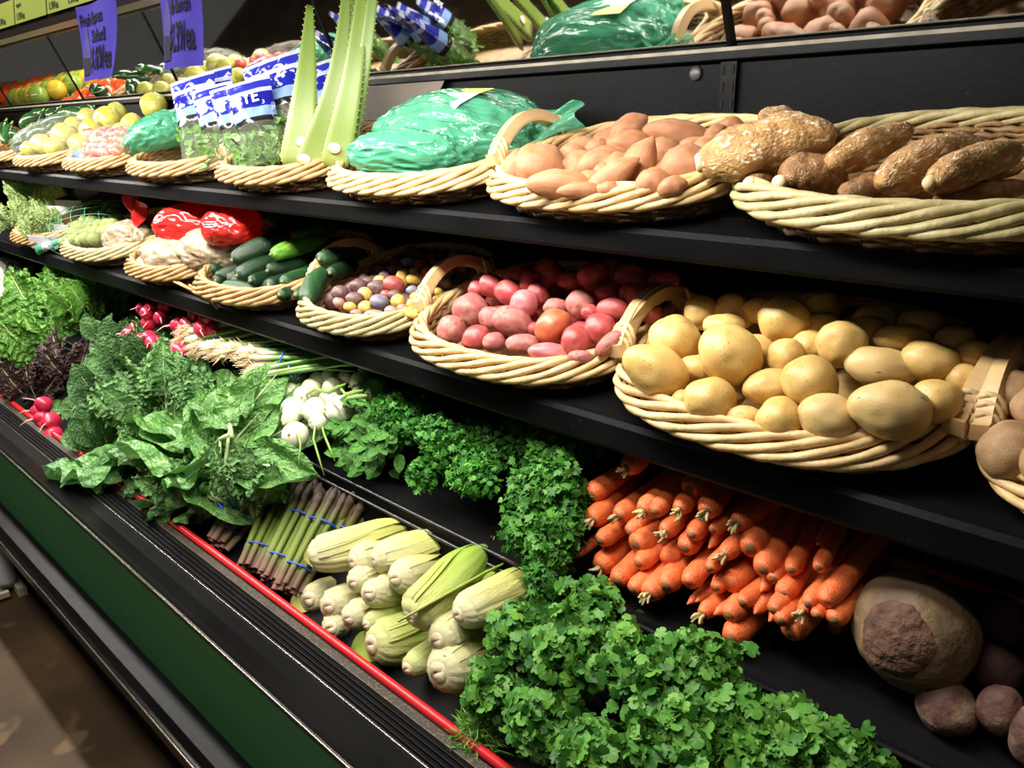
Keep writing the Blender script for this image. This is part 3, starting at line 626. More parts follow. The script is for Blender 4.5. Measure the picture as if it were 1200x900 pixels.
for i, (a, b, w_, m, lab) in enumerate(Yl):
    a, b = Zy(*a), Zy(*b); rad = w_/3*pxm((a+b)/2)/2
    o = mk('yuca_root', YM[i % 7], along(a, b, rad), None, (YUC, YUD)[m]); tag(o, lab, 'yuca', 'yuca roots in the wicker basket')
    if i in (0, 6, 7, 10, 4):
        d = (b-a).normalized(); v, f = tube([(0, 0, 0), (.004, 0, 0), (.016, 0, 0)], [rad*.25, rad*.34, rad*.40] if i in (0, 4) else [rad*.5, rad*.62, rad*.7], 12)
        z = Vector((0, 0, 1)); y = z.cross(d).normalized(); z = d.cross(y)
        c = mk('cut_end', me('cut_end', v, f), frame(d, y, z, a-d*.002), o, CUT); c['label'] = 'pale cut end'

# cucumbers
CM = spindle(6, 'cucumber', 1, .10, .03, (.20, .24), 26, 18, .02, .018)
CUC = mat('cucumber_skin', (.007, .024, .009), (.014, .048, .014), 2.5, .32, .35, 16, c3=(.010, .034, .011), spot=(.07, .16, .05), spot_scale=6, spot_amt=.70, rnd=.2)
CUB = mat('bright_cucumber_skin', (.08, .26, .02), (.17, .40, .035), 2.5, .28, .35, 16, c3=(.08, .22, .025), spot=(.30, .40, .06), spot_scale=2.2, spot_amt=.60)
CUP = mat('mid_green_cucumber_skin', (.014, .052, .016), (.026, .085, .026), 2.5, .32, .35, 16, spot=(.10, .22, .08), spot_scale=7, spot_amt=.66)
def Zc(x, y, Y): return P(240+x/6, 250+y/6, Y)
Cl = [((75, 290), (380, 160), 110, 1.03, 1.16, 0), ((190, 330), (590, 150), 115, .995, 1.15, 0), ((465, 290), (860, 180), 105, 1.03, 1.20, 1), ((620, 185), (930, 90), 85, 1.10, 1.26, 1), ((225, 440), (490, 320), 105, .99, 1.10, 0),
      ((440, 405), (830, 320), 95, 1.02, 1.19, 0), ((805, 325), (1110, 265), 112, 1.05, 1.20, 2), ((545, 480), (800, 420), 95, .99, 1.12, 2), ((700, 625), (830, 400), 120, .965, 1.06, 2), ((140, 510), (380, 565), 95, .965, 1.0, 2),
      ((75, 475), (230, 430), 85, .985, 1.10, 0), ((35, 405), (250, 350), 100, 1.0, 1.14, 0), ((320, 475), (560, 430), 85, .98, 1.10, 0), ((385, 570), (620, 520), 85, .965, 1.10, 0), ((525, 575), (760, 520), 85, .96, 1.10, 0), ((450, 505), (680, 450), 90, .975, 1.10, 0),
      ((640, 575), (800, 500), 70, .96, 1.06, 2), ((450, 50), (640, 10), 85, 1.30, 1.42, 0), ((880, 420), (1060, 360), 90, 1.05, 1.16, 0), ((300, 600), (480, 560), 60, .97, 1.05, 0), ((250, 250), (560, 230), 90, 1.12, 1.22, 0), ((640, 300), (1000, 200), 95, 1.14, 1.28, 0), ((900, 330), (1100, 230), 95, 1.18, 1.30, 0), ((960, 300), (1160, 210), 95, 1.24, 1.34, 0)]
cu = []
for i, (a, b, w_, ya, yb, m) in enumerate(Cl):
    a, b = Zc(*a, ya), Zc(*b, min(yb, 1.36)); d = b-a; 
    if d.length > .26: b = a+d*(.26/d.length)
    o = mk('cucumber', CM[i % 6], along(a, b, w_/6*pxm(a)/2*1.25), None, (CUC, CUB, CUP)[m]); tag(o, None, 'cucumber', 'cucumbers in the wicker basket'); cu.append((o, a.x, a.z))
    x = (b-a).normalized(); y = Vector((0, 0, 1)).cross(x).normalized()
    c = mk('blossom_end', me('blossom_end', *tube([(-.004, 0, 0), (.002, 0, 0)], [.003, .006], 8)), frame(x, y, x.cross(y), a), o, mat('cucumber_end', (.16, .20, .07), rough=.6))
for i in range(8):
    x = -2.14+i*.045; p = Vector((x, .995+.012*(i % 2), 1.185)); q = p+Vector((.03, .20, .055)); o = mk('cucumber', CM[i % 6], along(p, q, .022), None, CUC); tag(o, None, 'cucumber', 'cucumbers in the wicker basket'); cu.append((o, p.x, p.z))
row_labels(cu, 0, ['bottom layer', 'lower layer', 'middle layer', 'top layer'], lambda o: {'cucumber_skin': 'dark green cucumber', 'bright_cucumber_skin': 'bright yellow-green cucumber', 'mid_green_cucumber_skin': 'mid-green cucumber'}[(o.material_slots[0].material).name], 'the cucumber basket')
cu[8][0]['label'] = 'cucumber hanging over the right front rim of its basket'

# carrots
def carrot_meshes(n):
    out = []
    for s in range(n):
        rs = random.Random(s+50); V = []; F = []; nl, nr = 16, 14; b = rs.uniform(-.25, .25)
        for i in range(nl+1):
            t = i/nl; r = (1-.62*t**1.5)*(min(1, .72+t*9) if t < .04 else 1)*(1 if t < .93 else max(.1, 1-(t-.93)*12)); r *= 1+.03*noise.noise(Vector((t*9, s, 0)))
            for k in range(nr):
                a = 2*pi*k/nr; V.append((t, r*math.cos(a)*(1+.05*nz((math.cos(a), math.sin(a), t*3), 1, s))+b*t*t, r*math.sin(a)+b*.4*t*(1-t)))
        for i in range(nl):
            for k in range(nr): k2 = (k+1) % nr; F.append((i*nr+k, (i+1)*nr+k, (i+1)*nr+k2, i*nr+k2))
        F.append(tuple(range(nr))); F.append(tuple(nl*nr+k for k in range(nr-1, -1, -1)))
        out.append(me('carrot', V, F))
    return out
CARM = carrot_meshes(6)
CAR = mat('carrot_skin', (.60, .105, .026), (.74, .175, .050), 2, .42, .3, 9, c3=(.67, .135, .036), rnd=.07, spot=(.42, .07, .015), spot_scale=5, spot_amt=.70, stretch=(7, 1, 1))
STUB = mat('dried_carrot_stalk', (.30, .22, .08), (.50, .42, .20), 60, .7, .2, 120); CRWN = mat('carrot_crown', (.14, .06, .02), (.24, .11, .03), 60, .7)
Kc = [(215, 110, 72, 1), (80, 205, 68, 0), (95, 285, 72, 1), (180, 275, 66, 1), (280, 250, 78, 1), (415, 185, 72, 0), (395, 245, 62, 1), (490, 250, 76, 1), (575, 300, 76, 1), (620, 385, 90, 0), (665, 455, 86, 0), (345, 320, 62, 1), (235, 370, 86, 0),
      (400, 385, 72, 0), (495, 325, 48, 0), (475, 385, 48, 3), (540, 400, 62, 1), (755, 460, 58, 0), (855, 445, 52, 0), (840, 380, 46, 3), (880, 550, 74, 2), (110, 450, 76, 1), (185, 485, 72, 0), (255, 430, 62, 0), (330, 425, 66, 2), (245, 510, 62, 0),
      (300, 525, 76, 1), (350, 500, 76, 0), (425, 490, 70, 2), (480, 460, 60, 3), (545, 510, 76, 2), (500, 520, 56, 0), (645, 525, 56, 3), (725, 540, 72, 0), (398, 580, 44, 3), (435, 568, 40, 3), (465, 600, 56, 1), (508, 605, 48, 3), (560, 600, 76, 0),
      (640, 600, 66, 3), (710, 580, 62, 0), (735, 615, 64, 0), (675, 635, 54, 3), (560, 680, 86, 0), (745, 670, 86, 0), (820, 565, 62, 0), (50, 400, 38, 3), (145, 510, 36, 3), (850, 600, 52, 0), (800, 590, 48, 1), (215, 330, 60, 0), (690, 490, 60, 0),
      (130, 350, 60, 0), (600, 560, 60, 0), (320, 250, 60, 0), (500, 440, 50, 0), (440, 330, 60, 0), (905, 620, 70, 0)]
PLC = (.940, .895, 3.2); car = []; rs = random.Random(11)
for i, (x, y, w_, k) in enumerate(Kc):
    p = PP(660+x/2.857, 510+y/2.857, PLC); p += Vector((0, rs.uniform(-.01, .012), 0)); r = w_/2.857*pxm(p)/2*1.12
    yaw = rs.uniform(-.16, .16)-.10*(x/900-.5); pit = R(14)+rs.uniform(-.09, .09); d = Vector((math.sin(yaw), math.cos(yaw)*math.cos(pit), math.sin(pit)))
    L_ = rs.uniform(.17, .22)
    if i == 20: d = Vector((.10, .92, .34)).normalized(); L_ = .24
    y_ = Vector((0, 0, 1)).cross(d).normalized(); z_ = d.cross(y_); an = rs.uniform(0, 6.28); y2 = y_*math.cos(an)+z_*math.sin(an); z2 = d.cross(y2)
    if k == 3: M = frame(-d*L_, y2*r*1.5, -z2*r*1.5, p+d*L_)   # thin end forward
    else: M = frame(d*L_, y2*r, z2*r, p)
    o = mk('carrot', CARM[i % 6], M, None, CAR); tag(o, None, 'carrot', 'carrots piled on the rear tray'); car.append((o, p.x, -p.z))
    if k in (0, 1):
        c = mk('crown', me('crown', *tube([(-.003, 0, 0), (.0005, 0, 0), (.003, 0, 0)], [r*.30, r*.42, r*.5], 10)), frame(d, y2, z2, p), o, CRWN)
    if k == 1:
        m = MB()
        for q in range(6):
            a = rs.uniform(0, 6.28); e = Vector((-rs.uniform(.010, .018), math.cos(a)*.009, math.sin(a)*.009)); b0 = Vector((0, math.cos(a)*.003, math.sin(a)*.003))
            m.add(tube([b0, (b0+e)/2+Vector((0, 0, .002)), e], [.0032, .0028, .0018], 5))
        mk('stalk_stub', m.mesh('stalk_stub'), frame(d, y2, z2, p-d*.002), o, STUB)['label'] = 'dried yellowish leaf stalks'
row_labels(car, 0, ['top tier', 'upper tier', 'middle tier', 'lower tier', 'bottom tier'], 'orange carrot', 'the carrot pile')
car[20][0]['label'] = 'long pale carrot with a cut end, lying steeply at the right side of the pile'
car[46][0]['label'] = 'thin carrot tip poking out at the far left of the pile'
for i in range(14):
    x = -.70+.025*i+rs.uniform(-.01, .01); p = Vector((x, 1.02+rs.uniform(0, .04), .885+rs.uniform(0, .10))); d = Vector((rs.uniform(-.1, .1), .96, .2)).normalized(); y_ = Vector((0, 0, 1)).cross(d).normalized()
    o = mk('carrot', CARM[i % 6], frame(d*.2, y_*.014, d.cross(y_)*.014, p), None, CAR); tag(o, 'orange carrot lying inside the pile behind the front ends', 'carrot', 'carrots inside the pile')
p = P(1030, 652, 1.15); o = mk('carrot', CARM[2], frame(Vector((.20, .02, .0)), Vector((0, .010, 0)), Vector((0, 0, .010)), p), None, CAR); tag(o, 'lone carrot lying in the dark behind the big brown root', 'carrot')
# wire divider between carrots and beets
DV = Vector((-.462, .985, .852)); dv = empty('bin_divider', DV); tag(dv, 'black wire divider standing between the carrots and the big brown root', 'divider')
fp = [(0, 0, 0), (0, -.004, .07), (.002, .004, .096), (.02, .10, .14), (.035, .30, .17), (.035, .32, .09)]
mk('frame', me('divider_frame', *tube(fp, .0042, 8)), Matrix.Translation(DV), dv, BLACK)
for k in range(6):
    y = .03+k*.05; xx = np.interp(y, [.004, .10, .30], [.002, .02, .035]); zt = np.interp(y, [.004, .10, .30], [.096, .14, .17])
    mk('wire', me('wire', *tube([(0, 0, 0), (0, 0, zt-y*.253)], .0025, 6)), Matrix.Translation(DV+Vector((xx, y, y*.253))), dv, BLACK)

# big root and beets
def round_root(name, u, v, Y, wpx, hpx, m1, label, seed, tail=True, cat='beet', scar=None):
    p = P(u, v, Y); k = pxm(p); a, b = wpx*k/2, hpx*k/2; v0, f0 = ico(4); V = []
    for q in v0:
        d = 1+.10*nz(q, 1.2, seed)+.025*nz(q, 4, seed+3)
        V.append((q.x*a*d, q.y*a*.95*d, q.z*b*d))
    o = mk(name, me(name, V, f0), Matrix.Translation(p), None, m1); tag(o, label, cat, 'roots on the rear tray')
    if scar:
        # cut crown patch facing the aisle: a shell cap following the surface
        ax = Vector(scar).normalized(); y = Vector((0, 0, 1)).cross(ax).normalized(); z = ax.cross(y); Vc = []; Fc = []; nr, na = 7, 28
        for i in range(nr+1):
            for j in range(na):
                an = 2*pi*j/na; th = i/nr*(.72+.10*noise.noise(Vector((math.cos(an)*2, math.sin(an)*2, seed)))); dr = ax*math.cos(th)+(y*math.cos(an)+z*math.sin(an))*math.sin(th)
                d = 1+.10*nz(dr, 1.2, seed)+.025*nz(dr, 4, seed+3); dep = (1.016 if i < nr else .985)+.010*noise.noise(dr*9)
                Vc.append((dr.x*a*d*dep, dr.y*a*.95*d*dep, dr.z*b*d*dep))
        for i in range(nr):
            for j in range(na): j2 = (j+1) % na; Fc.append((i*na+j, i*na+j2, (i+1)*na+j2, (i+1)*na+j))
        mk('crown_scar', me('crown_scar', Vc, Fc), Matrix.Translation(p), o, mat('root_scar', (.045, .020, .012), (.12, .055, .03), 45, .8, .8, 80))['label'] = 'dark corky cut crown'
    if tail:
        mk('root_stub', me('root_stub', *tube([(0, 0, 0), (0, -.006, .012), (-.004, -.010, .024)], [.009, .006, .003], 8)), Matrix.Translation(p+Vector((-a*.55, -a*.3, b*.70))), o, mat('stub_brown', (.05, .03, .02), rough=.8))
    return o
RUT = mat('tan_root_skin', (.085, .05, .028), (.27, .185, .09), 12, .7, .6, 40, c3=(.17, .11, .052))
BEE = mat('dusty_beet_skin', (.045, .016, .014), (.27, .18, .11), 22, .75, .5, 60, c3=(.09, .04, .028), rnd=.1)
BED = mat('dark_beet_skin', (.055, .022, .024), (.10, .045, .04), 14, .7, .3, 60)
round_root('big_root', 1073, 740, 1.01, 136, 140, RUT, 'very large tan root with a dark corky cut crown', 3, False, 'root', (-.10, -1.0, .22))
round_root('beet', 1110, 829, .985, 70, 66, BEE, 'dusty beet with a pale top in front of the big root', 5)
round_root('beet', 1173, 832, .985, 52, 62, BEE, 'dusty reddish beet at the right end of the lower tray', 6, False)
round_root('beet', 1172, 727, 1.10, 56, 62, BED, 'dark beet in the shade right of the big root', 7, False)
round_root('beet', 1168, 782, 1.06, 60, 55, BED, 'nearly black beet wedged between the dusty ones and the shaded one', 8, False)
round_root('beet', 1212, 865, .97, 52, 80, BEE, 'beet cut off by the right picture edge', 9, False)

# ------------------------------------------------------------------ corn
def corn_meshes(n):
    out = []
    for s in range(n):
        V = []; F = []; nl, nr = 26, 48; b = (s % 3-1)*.10
        for i in range(nl+1):
            t = i/nl; r = .86+.20*min(1, t/.20)**.7-.10*max(0, (t-.3))-.75*max(0, (t-.62)/.38)**1.8
            if t < .05: r *= .70+.30*(t/.05)**.5
            r = max(r, .05)
            for k in range(nr):
                a = 2*pi*k/nr; rid = .022*math.sin(a*14+s)+.05*math.copysign(1, math.sin(a*1.5+s*2+t*.5))*max(0, 1-abs(math.sin(a*1.5+s*2+t*.5))*3)
                d = r*(1+rid+.06*nz((math.cos(a), math.sin(a), t*2), 1.3, s)); V.append((t, d*math.cos(a)+b*math.sin(t*pi)*3, d*math.sin(a)))
        for i in range(nl):
            for k in range(nr): k2 = (k+1) % nr; F.append((i*nr+k, (i+1)*nr+k, (i+1)*nr+k2, i*nr+k2))
        F.append(tuple(range(nr))); F.append(tuple(nl*nr+k for k in range(nr-1, -1, -1)))
        out.append(me('husk', V, F))
    return out
CORN = corn_meshes(5)
HUSK = ramp_mat('pale_corn_husk', 0, [(0, (.74, .70, .42)), (.35, (.66, .64, .24)), (.8, (.52, .54, .12)), (1, (.40, .34, .10))], .42, .24, 3, .6, .12, stretch=(1.5, 22, 22), rnd=.06)
HUSG = ramp_mat('green_corn_husk', 0, [(0, (.64, .66, .28)), (.30, (.48, .57, .12)), (.8, (.30, .46, .05)), (1, (.20, .32, .04))], .42, .24, 3, .6, .12, stretch=(1.5, 22, 22), rnd=.05)
BUTT = mat('corn_stalk_butt', (.46, .36, .22), (.64, .56, .38), 60, .6, .2, 120); SILK = mat('corn_silk', (.30, .16, .06), (.42, .28, .10), 60, .7)
def husk_leaf(L, W, arc, n=12, flare=0):
    V = []; F = []
    for i in range(n+1):
        t = i/n; wd = arc*(1-.9*t**2.2)
        for k in range(7):
            a = (k/6-.5)*wd; rr = (.62+.47*min(1, t/.10)**.6)*1.03+.025*math.cos(k*2)-.55*max(0, (t-.62)/.38)**1.6+flare*t*t
            V.append((t*L, rr*W*math.sin(a), rr*W*math.cos(a)))
    for i in range(n):
        for k in range(6): F.append((i*7+k, i*7+k+1, i*7+8+k, i*7+7+k))
    return V, F
def Zk(x, y, Y): return P(340+x/4.286, 590+y/4.286, Y)
Kl = [((105, 265), (660, 125), 150, .765, .95, 0, 'pale ear of corn lying across the top of the pile with a ragged butt'), ((315, 295), (640, 215), 140, .80, .95, 0, 'pale ear of corn second from the top, butt facing the aisle'),
      ((425, 285), (870, 190), 135, .805, .985, 0, 'pale ear of corn with a knobby stalk end, right of the ragged ear'), ((530, 375), (800, 310), 140, .80, .95, 0, 'ear of corn with a flat round cut butt in the middle'),
      ((610, 580), (985, 225), 185, .755, .93, 1, 'largest bright green ear of corn lying steeply on the pile'), ((845, 560), (1165, 395), 150, .78, .92, 0, 'pale ear of corn nearest the cilantro, butt outward'),
      ((800, 500), (1110, 340), 105, .83, .95, 1, 'green ear of corn tucked behind the rightmost pale one'), ((320, 395), (520, 330), 110, .775, .90, 0, 'small-butted ear of corn under the two pale ones'),
      ((400, 450), (620, 400), 130, .765, .90, 0, 'ear of corn with a brown stalk stub in the heart of the pile'), ((95, 480), (300, 420), 130, .755, .88, 0, 'ear of corn with loose torn husk at the far left of the pile'),
      ((195, 515), (400, 440), 130, .745, .88, 0, 'ear of corn lying next to the torn one'), ((295, 575), (500, 490), 120, .74, .86, 0, 'short pale ear of corn below the middle of the pile'),
      ((205, 625), (360, 560), 120, .735, .84, 0, 'ear of corn half hidden behind the red trim'), ((410, 710), (740, 620), 180, .735, .88, 1, 'whitish ear of corn with green loose leaves low in the pile'),
      ((740, 690), (930, 570), 150, .755, .86, 0, 'ear of corn with a split husk tip beneath the rightmost one'), ((745, 850), (930, 760), 190, .735, .83, 0, 'round-butted ear of corn with a dark hole, lowest at the right'),
      ((590, 830), (800, 700), 110, .735, .84, 1, 'thin ear of corn lying low between two larger ones'), ((385, 610), (600, 500), 85, .745, .86, 1, 'slim green ear of corn in the gap under the large bright one')]
rs = random.Random(21)
for i, (a, b, w_, ya, yb, g, lab) in enumerate(Kl):
    a, b = Zk(*a, ya), Zk(*b, yb); d = b-a; L_ = max(.19, min(.25, d.length)); d.normalize(); r = w_/4.286*pxm(a)/2*1.18
    z = ((C0-a).normalized()); z = (z-d*z.dot(d)).normalized(); y = z.cross(d); mt = (HUSK, HUSG)[g]
    root = empty('corn_ear', a); tag(root, lab, 'corn', 'ears of corn piled in the front bin')
    mk('husk', CORN[i % 5], frame(d*L_, y*r, z*r, a), root, mt)
    mk('stalk_butt', me('stalk_butt', *tube([(.0015, 0, 0), (-.0025, 0, 0), (-.0035, 0, 0), (.0, 0, 0), (.006, 0, 0)], [r*.06, r*.30, r*.44, r*.50, r*.58], 14)), frame(d, y, z, a), root, BUTT)
    for q in range(4):
        an = rs.uniform(-1.6, 1.6); y2 = y*math.cos(an)+z*math.sin(an); z2 = d.cross(y2)
        v, f = husk_leaf(L_*rs.uniform(.75, 1.0), r, rs.uniform(1.2, 2.0), flare=rs.choice([0, .05, .25 if i in (9, 13, 14) else .03]))
        mk('husk_leaf', me('husk_leaf', v, f), frame(d, y2, z2, a+d*.004), root, mt)
    m = MB()
    for q in range(7): m.add(tube([(0, 0, 0), (.015, rs.uniform(-.005, .005), .002), (.03, rs.uniform(-.012, .012), rs.uniform(-.01, .006))], [.0015, .0013, .0006], 4))
    mk('silk', m.mesh('silk'), frame(d, y, z, a+d*L_*.97), root, SILK)
    if i in (0, 9, 13):
        m = MB(); v, f = husk_leaf(.05, r*.7, 2.2, 8, .9); m.add((v, f)); mk('loose_husk', m.mesh('loose_husk'), frame(-d, y, -z, a+d*.03), root, mt)
    if i == 4:
        m = me('loose_husk', *tube([(0, 0, r*1.06), (-.05, .012, r*1.1), (.12, -.03, r*1.15), (.20, -.055, r*1.0)][1:], [.009, .011, .004], 6, flat=.25)); mk('loose_husk', m, frame(d, y, z, a+d*.02), root, mt)
    if i == 15: mk('worm_hole', me('worm_hole', *tube([(0, 0, 0), (.003, 0, 0)], [.0045, .0045], 8)), frame(-d, y, -z, a+d*.008+z*r*.55+y*r*.45), root, mat('hole_dark', (.01, .008, .006), rough=.9))

# ------------------------------------------------------------------ asparagus bunches
def spear_mesh(s):
    V = []; F = []; nl, nr = 22, 8; rs_ = random.Random(s)
    for i in range(nl+1):
        t = i/nl; r = 1 if t < .70 else (1+.35*(t-.70)/.14 if t < .84 else max(.10, 1.35-((t-.84)/.16)**2*1.3))
        if .1 < t < .74: r *= 1+.14*max(0, math.sin(t*46+s))**8
        if t >= .74: r *= 1+.16*math.sin(t*120)
        for k in range(nr): a = 2*pi*k/nr; V.append((t, r*math.cos(a)+.6*math.sin(t*2.5+s)*.5, r*math.sin(a)))
    for i in range(nl):
        for k in range(nr): k2 = (k+1) % nr; F.append((i*nr+k, (i+1)*nr+k, (i+1)*nr+k2, i*nr+k2))
    F.append(tuple(range(nr))); F.append(tuple(nl*nr+k for k in range(nr-1, -1, -1)))
    return me('spear', V, F)
SPEAR = [spear_mesh(s) for s in range(4)]
ASP = ramp_mat('asparagus_skin', 0, [(0, (.15, .06, .045)), (.12, (.12, .09, .03)), (.26, (.14, .20, .012)), (.60, (.10, .155, .010)), (.72, (.10, .09, .02)), (.82, (.06, .035, .018)), (1, (.035, .02, .014))], .5, .14, 40, .3, rnd=.2)
BLUE = mat('blue_rubber_band', (.02, .07, .55), (.03, .10, .62), 9, .35)
def bunch_frame(d):
    y = Vector((0, 0, 1)).cross(d).normalized(); return y, d.cross(y)
def band(c, d, ry, rz, parent, mt=None, th=.0022):
    y, z = bunch_frame(d); pts = [y*ry*math.cos(a)+z*rz*math.sin(a) for a in [2*pi*k/22 for k in range(22)]]
    return mk('rubber_band', me('rubber_band', *tube(pts, th, 6, True, flat=1.5)), Matrix.Translation(c), parent, mt or BLUE)
Al = [((85, 560), (430, 110), .735, .90, 'loose leftmost bunch of asparagus with dark drooping tips'), ((300, 720), (600, 90), .735, .925, 'second bunch of asparagus from the left, tightly banded'),
      ((430, 790), (760, 150), .733, .92, 'middle bunch of asparagus with two bright blue bands'), ((545, 860), (900, 180), .735, .925, 'fourth bunch of asparagus, leaning against the corn'),
      ((720, 830), (1080, 190), .82, .955, 'rightmost bunch of asparagus, half hidden behind the corn')]
for i, (a, b, ya, yb, lab) in enumerate(Al):
    a = P(240+a[0]/5.62, 540+a[1]/5.62, ya); b = P(240+b[0]/5.62, 540+b[1]/5.62, yb); d = (b-a); L_ = d.length; d.normalize(); y, z = bunch_frame(d)
    root = empty('asparagus_bunch', a); tag(root, lab, 'asparagus', 'banded bunches of asparagus'); rs = random.Random(i+70); n = 0
    hexp = [(0, 0)]+[(math.cos(q*pi/3), math.sin(q*pi/3)) for q in range(6)]+[(1.8*math.cos(q*pi/4+.2), 1.8*math.sin(q*pi/4+.2)) for q in range(8)]
    for hx, hz in hexp:
        r = rs.uniform(.0066, .0092); o_ = y*hx*.0150+z*hz*.0140; fan = (y*hx*.006+z*hz*.004)*(2.2 if i == 0 else 1)
        dd = (d*L_+fan+Vector((rs.uniform(-.006, .006),)*3)); ln = rs.uniform(.9, 1.05); dn = dd.normalized(); y2, z2 = bunch_frame(dn)
        mk('spear', SPEAR[n % 4], frame(dd*ln, y2*r, z2*r, a+o_+d*rs.uniform(-.006, .008)), root, ASP); n += 1
    band(a+d*L_*.20, d, .034, .031, root); band(a+d*L_*.62, d, .037, .033, root)

# ------------------------------------------------------------------ leaves
def leaf_mesh(name, seed, prof='oval', ruf=.05, fr=20, cup=.15, curl=.35, nu=18, nv=10, wid=.42, wave=.05):
    V = []; F = []; UV = []
    for i in range(nu+1):
        s = i/nu
        if prof == 'oval': w_ = wid*math.sin(pi*min(1, (s*.96+.04))**.85)**.65
        elif prof == 'round': w_ = wid*math.sin(pi*min(1, (s*.93+.07)))**.5
        else: w_ = wid*(math.sin(pi*min(1, s*.9+.1)**.7)**.6)*(1+.12*math.sin(s*22+seed))
        for j in range(nv+1):
            t = -1+2*j/nv; e = abs(t)**2.2
            z = -curl*s*s+cup*(t*t)*w_+ruf*e*math.sin(fr*s+seed*2+(1.3 if t > 0 else 0)+3*t)+wave*noise.noise(Vector((s*3, t*2, seed*5.1)))
            x = t*w_*(1-.25*cup*t*t)+ruf*.5*e*math.sin(fr*1.3*s+seed)*(1 if t > 0 else -1)
            V.append((x, s+ruf*.4*e*math.cos(fr*s+seed), z)); UV.append((j/nv, s))
    for i in range(nu):
        for j in range(nv): a = i*(nv+1)+j; F.append((a, a+1, a+nv+2, a+nv+1))
    return me(name, V, F, True, UV)
LEAF = {'collard': [leaf_mesh('leaf', s, 'round', .035, 14, .35, .35+.1*s, 18, 12, .44, .16) for s in range(4)],
        'kale': [leaf_mesh('leaf', s, 'frill', .085, 48, .3, .35, 44, 14, .36, .12) for s in range(4)],
        'chard': [leaf_mesh('leaf', s, 'oval', .06, 24, .25, .4, 26, 12, .40, .22) for s in range(4)],
        'spinach': [leaf_mesh('leaf', s, 'round', .02, 9, .3, .25, 10, 8, .40, .10) for s in range(4)],
        'lettuce': [leaf_mesh('leaf', s, 'frill', .075, 40, .35, .45, 36, 12, .42, .14) for s in range(4)],
        'mint': [leaf_mesh('leaf', s, 'oval', .015, 9, .2, .3, 8, 6, .28, .04) for s in range(3)]}
LM = {'collard': vein_mat('collard_leaf', (.055, .18, .035), (.13, .31, .065), (.30, .46, .16)), 'kale': vein_mat('kale_leaf', (.065, .185, .045), (.14, .31, .085), (.22, .34, .16), .55),
      'chard': vein_mat('chard_leaf', (.055, .18, .045), (.14, .33, .085), (.34, .50, .20), .4), 'spinach': vein_mat('spinach_leaf', (.045, .13, .035), (.09, .22, .06), (.20, .34, .12), .45, amt=.3),
      'lettuce': vein_mat('lettuce_leaf', (.065, .225, .025), (.15, .36, .045), (.34, .50, .14), .4, .3), 'redlettuce': vein_mat('red_lettuce_leaf', (.022, .008, .012), (.055, .020, .022), (.10, .12, .04), .45),
      'mint': vein_mat('mint_leaf', (.05, .20, .03), (.11, .33, .05), (.22, .44, .10), .45, amt=.3), 'radish': vein_mat('radish_leaf', (.05, .16, .04), (.12, .27, .07), (.26, .40, .15), .5)}
STEM = mat('pale_green_stem', (.30, .42, .16), (.42, .52, .26), 20, .5); STEMD = mat('green_stem', (.08, .22, .04), (.14, .32, .07), 20, .5)
def leaf(kind, base, tip, width, parent, i, face=None, mt=None, stem=True):
    d = tip-base; L_ = d.length; c = (base+tip)/2
    n = face if face is not None else ((C0-c).normalized()*.75+Vector((0, 0, .55))+Vector((random.uniform(-.3, .3), random.uniform(-.3, .3), random.uniform(-.2, .2))))
    y = d.normalized(); n = (n-y*n.dot(y)).normalized(); x = y.cross(n); M = frame(x*L_*width, d, n*L_, base)
    o = mk('leaf', LEAF[kind][i % len(LEAF[kind])], M, parent, mt or LM[kind])
    if stem:
        key = 'rib_mesh'
        if key not in MATS: MATS[key] = me('midrib', *tube([(0, -.16, -.01), (0, 0, .004), (0, .35, -.03), (0, .8, -.24)], [.028, .022, .014, .004], 6))
        mk('midrib', MATS[key], frame(x*L_, d, n*L_, base), o, STEM)
    return o
def leafy_bunch(name, label, cat, group, kind, base, axis, n, L, spread, width=1.0, mt=None, seed=0, bandc=None, stems=True, toward=.45, bandr=.022):
    """leaves fanning out of one tied base"""
    rs = random.Random(seed); random.seed(seed); root = empty(name, base); tag(root, label, cat, group); ax = axis.normalized(); y, z = bunch_frame(ax)
    for i in range(n):
        a = rs.uniform(0, 2*pi); s = spread*math.sqrt(rs.random()); d = (ax+(y*math.cos(a)+z*math.sin(a))*s).normalized(); ln = L*rs.uniform(.7, 1.15)
        st = base+d*ln*rs.uniform(.18, .5)+(y*math.cos(a)+z*math.sin(a))*.012; out = (y*math.cos(a)+z*math.sin(a))
        face = out*.7+(C0-base).normalized()*toward+Vector((0, 0, .5))+Vector((rs.uniform(-.3, .3), rs.uniform(-.3, .3), 0))
        leaf(kind, st, st+d*ln*.62, width*rs.uniform(.85, 1.15), root, i, face, mt, stems)
    m = MB()
    for i in range(9):
        a = i*2*pi/9; d = (ax+(y*math.cos(a)+z*math.sin(a))*spread*.5).normalized(); m.add(tube([base-ax*.03+(y*math.cos(a)+z*math.sin(a))*.012, base+(y*math.cos(a)+z*math.sin(a))*.010, base+d*L*.35], [.004, .004, .003], 5))
    mk('stems', m.mesh('stems'), None, root, STEM)
    if bandc: band(base+ax*.01, ax, bandr, bandr, root, bandc, .003)
    return root
